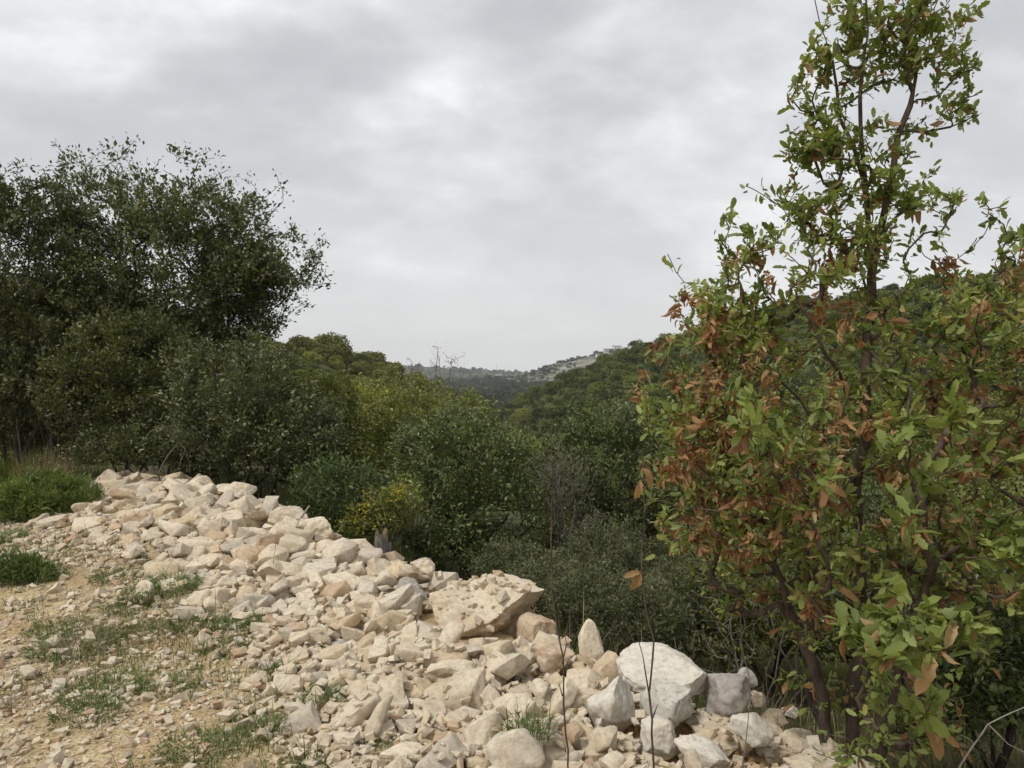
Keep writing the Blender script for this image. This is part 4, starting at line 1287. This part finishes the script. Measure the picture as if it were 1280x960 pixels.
bush_at('feathery_mound', 'big feathery green mound at the far end of the rubble', 'plant', [(52, 615, 0, 0.5, 0.45, 0.2, 2), (20, 625, 0, 0.4, 0.4, 0.17, 1), (85, 628, 0, 0.3, 0.3, 0.14, 1), (45, 640, -0.2, 0.45, 0.3, 0.1, 1)],
        'fennel', 'bark_grey', 181, 55, 8.0, ntw=520, per=40, leaf=0.055, tmpl=LEAF_NARROW, stems=8, feather=0.12, up=1.0, r_tip=0.0018, shell=0.3, step=0.1, spread=0.035)
bush_at('feathery_mound', 'small brownish green mound at the tip of the rubble beside the big green mound', 'plant', [(106, 632, 0, 0.16, 0.16, 0.13, 1), (95, 640, 0, 0.16, 0.16, 0.1, 1)],
        'grass', 'bark_grey', 182, 104, 7.9, ntw=170, per=30, leaf=0.05, tmpl=LEAF_NARROW, stems=6, feather=0.08, up=1.0, r_tip=0.0016, shell=0.3, step=0.08, spread=0.03)
bush_at('feathery_mound', 'bright yellow green feathery mound amid gravel', 'plant', [(18, 715, 0, 0.2, 0.18, 0.1, 2), (48, 725, 0, 0.16, 0.16, 0.09, 1), (5, 735, 0, 0.18, 0.16, 0.07, 1)],
        'weed', 'bark_grey', 183, 25, 5.7, ntw=330, per=36, leaf=0.04, tmpl=LEAF_NARROW, stems=8, feather=0.07, up=1.0, r_tip=0.0014, shell=0.3, step=0.07, spread=0.025)
tuft('grass_mound', 'tall fresh green grass clump under the left oaks', 'plant', 15, 600, 10.2, 1800, 0.5, 0.28, 0.004, 'grass', 4, 0.7)
tuft('grass_mound', 'green grassy clump between the two feathery mounds', 'plant', 5, 665, 7.0, 700, 0.2, 0.10, 0.003, 'weed', 6, 1.0)
WEEDS = [(150, 720, 1), (205, 745, 1.2), (165, 755, 0.9), (250, 770, 1.1), (130, 855, 1), (110, 885, 0.8), (95, 800, 1.2), (160, 780, 0.8), (280, 800, 0.8), (190, 700, 0.8), (330, 895, 0.55), (245, 920, 0.8), (405, 862, 0.55), (460, 910, 0.55), (380, 945, 0.55), (70, 780, 0.9), (300, 775, 0.7), (215, 850, 0.7), (345, 830, 0.6), (440, 860, 0.55)]
for k, (px, py, sc_) in enumerate(WEEDS):
    sc_ *= 1.3
    Y = 1.55 * FPX / (py - 470)
    tuft('weed_tuft', 'small green weed sprouting between the stones of the track', 'weed', px, py, Y, int(260 * sc_), 0.15 * sc_, 0.06 * sc_, 0.0022, 'weed', 60 + k, 1.3, 'weeds on the track', leafy=int(260 * sc_))
tuft('weed_plant', 'leafy green weed growing between the sandy boulder and the rubble in front', 'weed', 660, 955, 3.15, 90, 0.10, 0.11, 0.0025, 'weed', 90, 1.0, leafy=90)
tuft('weed_plant', 'dark leafy weed at the bottom of the rubble beside the low flat rock', 'weed', 385, 955, 3.05, 40, 0.06, 0.09, 0.003, 'bush_bright', 91, 1.0, leafy=40)
tuft('weed_plant', 'bright green nettle like plant in the shade beside the oak', 'weed', 1240, 950, 3.3, 120, 0.3, 0.24, 0.004, 'bush_bright', 92, 0.9, leafy=420)
tuft('dry_grass_tuft', 'brown dried grass clump in front of the dark hollow under the left oaks', 'dry grass', 55, 592, 10.0, 420, 0.35, 0.42, 0.003, 'straw', 93, 0.5)
tuft('dry_grass_tuft', 'brown dried weed heap lying on the track', 'dry grass', 100, 815, 4.3, 420, 0.17, 0.07, 0.002, 'straw', 94, 1.6)
tuft('dry_grass_tuft', 'tall pale dry grass clump below the valley bush', 'dry grass', 725, 690, 8.6, 500, 0.3, 0.5, 0.003, 'straw', 95, 0.6)
tuft('dry_grass_tuft', 'thin dry stalks between the grey green shrubs', 'dry grass', 770, 720, 7.0, 260, 0.25, 0.5, 0.0022, 'straw', 96, 0.5)


def stem_obj(name, label, cat, lines, r0, r1, bark, leaves=(), seed=0, twigs=0):
    """a thin bare stem or dead branch: polylines in world space"""
    rg = np.random.RandomState(seed)
    base = np.array(lines[0][0])
    root = empty(name, base)
    VV, FF, off = [], [], 0
    for li, ln in enumerate(lines):
        ln = np.array(ln) - base
        pts = []
        for a, b in zip(ln[:-1], ln[1:]):
            k = max(2, int(np.linalg.norm(b - a) / 0.05))
            for t in range(k):
                pts.append(a + (b - a) * t / k + rg.normal(0, 0.0022, 3))
        pts.append(ln[-1]); pts = np.array(pts)
        par = np.arange(len(pts)) - 1
        dr = np.vstack([unit(pts[1:2] - pts[0:1]), unit(pts[1:] - pts[:-1])])
        q = 1.0 if li == 0 else 0.65
        r = q * np.linspace(r0, r1, len(pts)) * (1 + 0.15 * rg.randn(len(pts)) * 0.5)
        V, F = tubes(pts, par, dr, r, 6)
        VV.append(V); FF.append(F + off); off += len(V)
    obj('stem', mesh_data('stem', np.concatenate(VV), np.concatenate(FF), M[bark], smooth=True), root)
    for (p, d, s, dry) in leaves:
        d = unit(np.array(d, float)); nn = np.array([0.2, -0.8, 0.5]); nn = unit(nn - d * (nn @ d)); bb = np.cross(nn, d)
        T_ = LEAF_DRY if dry else LEAF_OAK
        me = mesh_data('leaf', T_[0], T_[1], M['oak_brown'] if dry else M['oak_green'], np.full(len(T_[1]), 0.6), smooth=True)
        o = obj('leaf', me, root)
        pp = np.array(p) - base
        o.matrix_basis = Matrix([[d[i] * s, bb[i] * s, nn[i] * s, pp[i]] for i in range(3)] + [[0, 0, 0, 1]])
    return tag(root, label, cat)


stem_obj('bare_sapling', 'thin dark bare sapling rising from the rubble in front of the biggest boulder', 'sapling',
         [[P(712, 975, 2.75), P(706, 900, 2.75), P(703, 820, 2.75), P(690, 740, 2.78), P(689, 660, 2.8), P(691, 600, 2.8), P(688, 530, 2.82)],
          [P(703, 830, 2.75), P(708, 805, 2.74), P(705, 790, 2.74)], [P(690, 740, 2.78), P(684, 722, 2.77)], [P(689, 660, 2.8), P(694, 640, 2.8)], [P(704, 870, 2.75), P(699, 856, 2.74)]], 0.0042, 0.0018, 'bark_oak', seed=1)
a_ = P(794, 722, 2.7)
stem_obj('bare_sapling', 'thin forked bare sapling with one withered leaf in front of the broad white boulder', 'sapling',
         [[P(816, 975, 2.7), P(815, 900, 2.7), P(812, 866, 2.7), P(818, 800, 2.7), P(807, 760, 2.7), P(802, 715, 2.7), P(806, 640, 2.72), P(803, 560, 2.75)],
          [P(812, 866, 2.7), P(803, 820, 2.68), P(798, 790, 2.68)], [P(802, 715, 2.7), P(794, 722, 2.7)], [P(815, 900, 2.7), P(822, 880, 2.69)], [P(806, 640, 2.72), P(811, 622, 2.72)], [P(804, 600, 2.73), P(798, 588, 2.73)]], 0.0046, 0.0018, 'bark_oak',
         leaves=[(a_ + np.array([0.02, 0, 0.02]), (-0.5, -0.2, -1), 0.075, 1), (a_ + np.array([0.02, 0, 0.02]), (-1, -0.3, -0.1), 0.06, 1), (P(803, 585, 2.74), (0.5, -0.3, -0.8), 0.08, 1), (P(800, 600, 2.74), (-0.2, -0.3, -1), 0.07, 1), (P(806, 700, 2.7), (0.6, 0, 0.3), 0.045, 0)], seed=2)
stem_obj('bare_sapling', 'very thin dry stalk standing before the pale boulders near the oak', 'sapling',
         [[P(928, 970, 2.9), P(935, 900, 2.9), P(938, 850, 2.9), P(925, 800, 2.92)]], 0.0026, 0.001, 'bark_grey', seed=3)
stem_obj('dry_stalk', 'thin dry stalk sticking up from the cream rubble below the crest', 'stalk',
         [[P(335, 745, 5.4), P(340, 715, 5.4), P(346, 668, 5.4)]], 0.003, 0.0015, 'bark_grey', seed=4)
stem_obj('dead_branch', 'bleached forked dead branch at the far end of the rubble', 'branch',
         [[P(198, 592, 8.9), P(208, 572, 8.9), P(224, 552, 8.9), P(216, 532, 8.9), P(200, 535, 8.9)], [P(224, 552, 8.9), P(234, 565, 8.85), P(238, 592, 8.85)], [P(232, 562, 8.85), P(226, 575, 8.8), P(222, 590, 8.8)], [P(216, 532, 8.9), P(190, 538, 8.95), P(170, 560, 9)]], 0.011, 0.004, 'bark_grey', seed=5)
stem_obj('dead_branch', 'short pale stick poking out behind the crest boulders', 'branch',
         [[P(368, 660, 6.9), P(378, 645, 6.9), P(387, 632, 6.9)]], 0.014, 0.008, 'bark_pale', seed=6)
stem_obj('dead_branch', 'long weathered grey stick lying across the rubble', 'branch',
         [[P(425, 862, 3.75), P(480, 872, 3.7), P(535, 884, 3.62)], [P(450, 866, 3.73), P(500, 862, 3.8), P(520, 868, 3.75)]], 0.009, 0.004, 'bark_grey', seed=7)
stem_obj('dead_branch', 'thin pale dead stem arching in the shade beside the oak', 'branch',
         [[P(1195, 965, 2.9), P(1235, 905, 2.9), P(1290, 880, 2.95)], [P(1235, 905, 2.9), P(1260, 930, 2.88), P(1290, 945, 2.86)]], 0.004, 0.002, 'bark_pale', seed=8)
for k, (x0, y0, Y, dx) in enumerate([(30, 592, 10.4, -6), (60, 590, 10.5, 3), (85, 592, 10.3, 5), (100, 590, 10.6, -5)]):
    stem_obj('dead_branch', 'bare upright dead stem in the dark hollow under the left oaks', 'branch', [[P(x0, y0, Y), P(x0 + dx, y0 - 40, Y), P(x0 + 2 * dx, y0 - 85, Y)]], 0.014, 0.007, 'bark_grey', seed=20 + k)['group'] = 'dead stems in the hollow'

# dry broom in front of the valley bush and feathery dead tops over the big bush
bush_at('dry_broom', 'half dead brownish broom between the two dark evergreen bushes', 'shrub',
        [(700, 600, 0, 0.42, 0.35, 0.42, 2), (720, 650, 0, 0.4, 0.3, 0.3, 1)], 'broom', 'bark_grey', 171, 712, 9.0, ntw=420, per=4, leaf=0.05, tmpl=LEAF_NARROW, stems=7, feather=0.15, up=1.2, r_tip=0.0028, shell=0.2)
bush_at('bare_shrub', 'leafless shrub with a few thin twigs against the sky above the big dark bush', 'shrub',
        [(515, 455, 0, 0.15, 0.15, 0.12, 1), (545, 445, 0, 0.16, 0.15, 0.18, 1.2), (566, 450, 0, 0.14, 0.15, 0.1, 1)], 'straw', 'bark_grey', 172, 535, 10.2, ntw=34, per=4, leaf=0.03, tmpl=LEAF_NARROW, stems=5, feather=0.15, up=1.4, r_tip=0.003, shell=0.2, nup=0.4, expo=0.3)
bush_at('twig_tangle', 'tangle of bare grey twigs under the near branches of the oak', 'brushwood',
        [(930, 760, 0, 0.4, 0.3, 0.22, 2), (1000, 730, 0.1, 0.4, 0.3, 0.2, 1), (900, 810, 0, 0.3, 0.25, 0.14, 1)], 'straw', 'bark_grey', 173, 950, 4.4, ntw=260, per=0, leaf=0.04, tmpl=LEAF_NARROW, stems=8, r_tip=0.0016, shell=0.1, step=0.07, expo=0.36)


def build_stump():
    b = P(478, 700, 7.3); b[2] = Hs(b[0], b[1])
    top = P(478, 672, 7.3)[2] - b[2]
    rg = np.random.RandomState(3)
    k = 14; V = []; F = []
    for z, rr in ((-0.1, 0.12), (0.05, 0.095), (top * 0.5, 0.085), (top * 0.9, 0.082), (top, 0.07)):
        for i in range(k):
            a = i * 2 * math.pi / k
            q = rr * (1 + 0.12 * math.sin(3 * a + z * 4) + 0.08 * rg.randn())
            V.append((q * math.cos(a), q * math.sin(a), z + (0.05 * rg.randn() if z == top else 0)))
    for r_ in range(4):
        for i in range(k):
            F.append((r_ * k + i, r_ * k + (i + 1) % k, (r_ + 1) * k + (i + 1) % k, (r_ + 1) * k + i))
    root = empty('tree_stump', b)
    obj('trunk', mesh_data('trunk', V, F, M['bark_grey'], smooth=True), root)
    V2 = [(0.0, 0.0, top - 0.02)] + V[4 * k:]
    obj('cut_top', mesh_data('cut_top', np.array(V2) * np.array([0.97, 0.97, 1]), [(0, 1 + i, 1 + (i + 1) % k) for i in range(k)], M['wood']), root)
    tag(root, 'short broken tree stump behind the crest of the rubble', 'stump')


build_stump()

# ------------------------------------------------------------------ hill vegetation
def crown_variant(seed, nl, leaf, mat, name, ntop=9):
    """a shrub crown about 1 m in radius: clumped leaves over uneven lobes, no twigs at that distance"""
    rg = np.random.RandomState(seed)
    lobes = [((0, 0, 0.5), (0.9, 0.9, 0.75))]
    for k in range(ntop):
        a = rg.uniform(0, 6.28); e = rg.uniform(-0.1, 1.2)
        c = np.array([math.cos(a) * math.cos(e), math.sin(a) * math.cos(e), 0.9 * math.sin(e)]) * 0.62
        q = rg.uniform(0.25, 0.45)
        lobes.append((c + np.array([0, 0, 0.5]), (q, q, q * 0.85)))
    w = np.array([1.2] + [1.0] * ntop); w /= w.sum()
    li = rg.choice(len(lobes), nl, p=w)
    C = np.array([l[0] for l in lobes]); Rr = np.array([l[1] for l in lobes])
    q = unit(rg.normal(size=(nl, 3))) * (0.55 + 0.47 * rg.rand(nl, 1))
    q[:, 2] = np.where(q[:, 2] < -0.35, -q[:, 2], q[:, 2])
    p = C[li] + q * Rr[li]
    d = unit(unit(q) * 0.6 + rg.normal(0, 0.6, (nl, 3)))
    nn = unit(q) * 0.6 + rg.normal(0, 0.4, (nl, 3)) + np.array([0, 0, 0.5]); nn = unit(nn - d * (nn * d).sum(1, keepdims=True))
    tone = rg.rand(len(lobes))
    rnd = np.clip(0.5 * tone[li] + 0.5 * rg.rand(nl), 0, 0.999)
    return leaves_mesh(name, LEAF_DIA, p, np.stack([d, np.cross(nn, d), nn], -1), leaf * np.exp(rg.normal(0, 0.25, nl)), rnd, mat)


def build_hills():
    rg = np.random.RandomState(77)
    near_a = [crown_variant(300 + k, 2600, 0.105, M['hill_a'], 'hill_shrub') for k in range(4)]
    near_l = [crown_variant(320 + k, 2600, 0.105, M['hill_l'], 'hill_shrub') for k in range(3)]
    far_v = [crown_variant(340 + k, 260, 0.30, M['hill_far'], 'far_tree', 6) for k in range(4)]
    # candidate spots
    n = 30000
    th = rg.uniform(-0.70, 0.72, n); r = 26 * (260 / 26.0) ** rg.rand(n)
    x, y = r * np.sin(th), r * np.cos(th)
    z = H(x, y)
    size = np.clip(1.05 * np.exp(rg.normal(0, 0.42, n)), 0.45, 2.3)
    # thin out: keep spots not too close to earlier ones
    cell = {}
    keep = []
    for i in range(n):
        g = (int(x[i] // 2.0), int(y[i] // 2.0))
        ok = True
        for a in (-1, 0, 1):
            for b in (-1, 0, 1):
                for j in cell.get((g[0] + a, g[1] + b), ()):
                    if (x[i] - x[j]) ** 2 + (y[i] - y[j]) ** 2 < (0.62 * (size[i] + size[j])) ** 2:
                        ok = False
        if ok:
            cell.setdefault(g, []).append(i); keep.append(i)
    k = np.array(keep)
    x, y, z, size, th, r = x[k], y[k], z[k], size[k], th[k], r[k]
    left = x < 0.04 * y - 1
    light = np.where(left, (fnoise(x, y, 0.05, 21) + 0.35 > 0.0), fnoise(x, y, 0.05, 21) > 0.28) & (r < 150)
    light &= rg.rand(len(x)) < 0.85
    u, v, dep = project(np.stack([x, y, z + size], -1))
    # rough visibility: highest sight line so far in each column of view
    o_ = np.argsort(r)
    colmax = np.full(140, 1e9); vis = np.zeros(len(x), bool)
    for i in o_:
        c = int(np.clip(u[i] // 10, 0, 127))
        if v[i] < colmax[c] + 3 and 0 < u[i] < 1280:
            vis[i] = True
        colmax[c] = min(colmax[c], v[i])
    vis &= (u > 330) & (u < 860) | (r > 40)
    cand = np.nonzero(vis)[0]
    pick = cand[np.argsort(-(size / dep)[cand])[:240]]
    m = np.zeros(len(x), bool); m[pick] = True
    for i in pick:
        li = bool(light[i])
        me = (near_l if li else near_a)[i % (3 if li else 4)]
        o = obj('hill_shrub', me)
        o.location = (x[i], y[i], z[i] - 0.15)
        o.rotation_euler = (0, 0, rg.uniform(0, 6.28))
        s = size[i]
        o.scale = (s, s, s * rg.uniform(0.8, 1.25))
        side = 'left' if left[i] else 'right'
        if left[i]:
            tag(o, 'pale yellowish round shrub on the hillside of lighter scrub' if li else 'dark round shrub on the hillside of lighter scrub', 'shrub', 'light hillside shrubs' if li else 'dark shrubs among lighter scrub')
        else:
            tag(o, 'pale olive round shrub on the steep wooded hill behind the oak' if li else 'dark round shrub on the steep wooded hill behind the oak', 'shrub', 'olive shrubs on the steep hill' if li else 'dark shrubs on the steep hill')
    specs = [(x[~m], y[~m], z[~m], size[~m], light[~m], r[~m])]
    # far woods
    n = 24000
    th = rg.uniform(-0.2, 0.32, n); r2 = 250 * (1900 / 250.0) ** rg.rand(n)
    x2, y2 = r2 * np.sin(th), r2 * np.cos(th)
    z2 = H(x2, y2)
    dens = np.clip(0.55 + 1.2 * fnoise(x2, y2, 0.02, 31), 0.05, 1) * np.where(y2 > 1100, 1.6, np.where(y2 > 650, 0.95, 1.0))
    kk = rg.rand(n) < dens
    x2, y2, z2 = x2[kk], y2[kk], z2[kk]
    s2 = 1.8 * np.exp(rg.normal(0, 0.35, len(x2))) * (1 + 0.6 * sstep(700, 1800, y2))

    def instancer(name, label, meshes, X, Y_, Z, S, seed):
        rr = np.random.RandomState(seed)
        col = bpy.data.collections.new(name + '_sources')
        for me in meshes:
            src = bpy.data.objects.new('source_' + me.name, me)
            col.objects.link(src)
        me = bpy.data.meshes.new(name)
        me.from_pydata(np.stack([X, Y_, Z - 0.15], -1).tolist(), [], [])
        a = me.attributes.new('size', 'FLOAT', 'POINT'); a.data.foreach_set('value', S.astype(np.float32))
        a = me.attributes.new('turn', 'FLOAT', 'POINT'); a.data.foreach_set('value', rr.uniform(0, 6.28, len(X)).astype(np.float32))
        a = me.attributes.new('pick', 'INT', 'POINT'); a.data.foreach_set('value', rr.randint(0, len(meshes), len(X)).astype(np.int32))
        o = obj(name, me)
        ng = bpy.data.node_groups.new(name + '_scatter', 'GeometryNodeTree')
        ng.interface.new_socket('Geometry', in_out='INPUT', socket_type='NodeSocketGeometry')
        ng.interface.new_socket('Geometry', in_out='OUTPUT', socket_type='NodeSocketGeometry')
        nn, ll = ng.nodes, ng.links
        gi = nn.new('NodeGroupInput'); go = nn.new('NodeGroupOutput')
        ci = nn.new('GeometryNodeCollectionInfo'); ci.inputs['Collection'].default_value = col
        ci.inputs['Separate Children'].default_value = True
        ci.inputs['Reset Children'].default_value = True
        ip = nn.new('GeometryNodeInstanceOnPoints')
        ip.inputs['Pick Instance'].default_value = True
        def at(nm, typ):
            q = nn.new('GeometryNodeInputNamedAttribute'); q.data_type = typ; q.inputs['Name'].default_value = nm
            return q.outputs['Attribute']
        cz_ = nn.new('ShaderNodeCombineXYZ'); ll.new(at('turn', 'FLOAT'), cz_.inputs[2])
        ll.new(gi.outputs[0], ip.inputs['Points']); ll.new(ci.outputs[0], ip.inputs['Instance'])
        ll.new(at('pick', 'INT'), ip.inputs['Instance Index'])
        ll.new(cz_.outputs[0], ip.inputs['Rotation']); ll.new(at('size', 'FLOAT'), ip.inputs['Scale'])
        ll.new(ip.outputs[0], go.inputs[0])
        md = o.modifiers.new('scatter', 'NODES'); md.node_group = ng
        tag(o, label, 'woodland', kind='stuff')
        return o
    X, Yy, Z, S, Lg, Rr = specs[0]
    instancer('scrubland', 'dark evergreen scrub covering the hillsides', near_a, X[~Lg], Yy[~Lg], Z[~Lg], S[~Lg], 1)
    instancer('scrubland', 'lighter yellow green scrub covering parts of the hillsides', near_l, X[Lg], Yy[Lg], Z[Lg], S[Lg], 2)
    instancer('woodland', 'distant dark trees dotting the far valley and rocky ridge', far_v, x2, y2, z2, s2, 3)


build_hills()

# ------------------------------------------------------------------ far houses and masts
def box(cx_, cy_, z0, w, d, h):
    x0, x1, y0, y1 = cx_ - w / 2, cx_ + w / 2, cy_ - d / 2, cy_ + d / 2
    V = [(x0, y0, z0), (x1, y0, z0), (x1, y1, z0), (x0, y1, z0), (x0, y0, z0 + h), (x1, y0, z0 + h), (x1, y1, z0 + h), (x0, y1, z0 + h)]
    F = [(0, 3, 2, 1), (4, 5, 6, 7), (0, 1, 5, 4), (1, 2, 6, 5), (2, 3, 7, 6), (3, 0, 4, 7)]
    return V, F


def house(px, Y, w, d, h, mat, label, storeys=1, rz=0.0, lift=0.0):
    b = P(px, 460, Y); b[2] = Hs(b[0], b[1]) - 0.3 + lift
    root = empty('house', b, rz)
    obj('wall', mesh_data('wall', *box(0, 0, -1.5, w, d, h + 1.5), M[mat]), root)
    obj('roof', mesh_data('roof', *box(0, 0, h + 0.01, w + 0.8, d + 0.8, 0.35), M['roof']), root)
    k = max(2, int(w / 3.2))
    for s_ in range(storeys):
        for i in range(k):
            x = -w / 2 + w * (i + 0.5) / k
            obj('window', mesh_data('window', *box(x, -d / 2, 1.0 + 3 * s_, 1.2, 0.12, 1.4), M['glass']), root)
    obj('door', mesh_data('door', *box(w / 2 - 0.9, -d / 2, 0.0, 1.0, 0.14, 2.1), M['roof']), root)
    tag(root, label, 'house')


house(762, 880, 13, 9, 4.2, 'plaster', 'long low stone house on the crest of the rocky ridge', 1, 0.1, 1.2)
house(772, 890, 8, 8, 5.4, 'plaster', 'taller pale house at the top of the rocky ridge', 1, -0.2, 0.8)
house(748, 870, 6, 6, 3.2, 'plaster_white', 'small white hut on the slope under the ridge houses', 1, 0.3)
house(623, 1640, 14, 10, 6.5, 'plaster_white', 'lone white house on the far wooded ridge', 2, 0.1, 3.0)


def mast(px, Y, h, label):
    b = P(px, 460, Y); b[2] = Hs(b[0], b[1])
    root = empty('radio_mast', b)
    obj('pole', mesh_data('pole', *box(0, 0, -1, 0.5, 0.5, h + 1), M['metal']), root)
    for q in (0.72, 0.9):
        obj('crossbar', mesh_data('crossbar', *box(0, 0.4, h * q, 2.4, 0.2, 0.3), M['metal']), root)
    tag(root, label, 'mast')


mast(766, 885, 9, 'thin mast rising beside the houses on the rocky ridge')
mast(621, 1790, 18, 'thin mast on the skyline above the lone white house')

# ------------------------------------------------------------------ the damp air of the valley
hz_m, hn, hl_, ho = new_mat('haze')
pv = hn.new('ShaderNodeVolumePrincipled')
pv.inputs['Color'].default_value = (0.95, 0.96, 0.98, 1)
pv.inputs['Density'].default_value = 0.0002
pv.inputs['Anisotropy'].default_value = 0.0
hl_.new(pv.outputs[0], ho.inputs['Volume'])
hz_o = obj('haze', mesh_data('haze', *box(0, 0, -16, 5400, 5400, 126), hz_m))
tag(hz_o, 'thin grey haze hanging over the far valley', 'haze', kind='stuff')
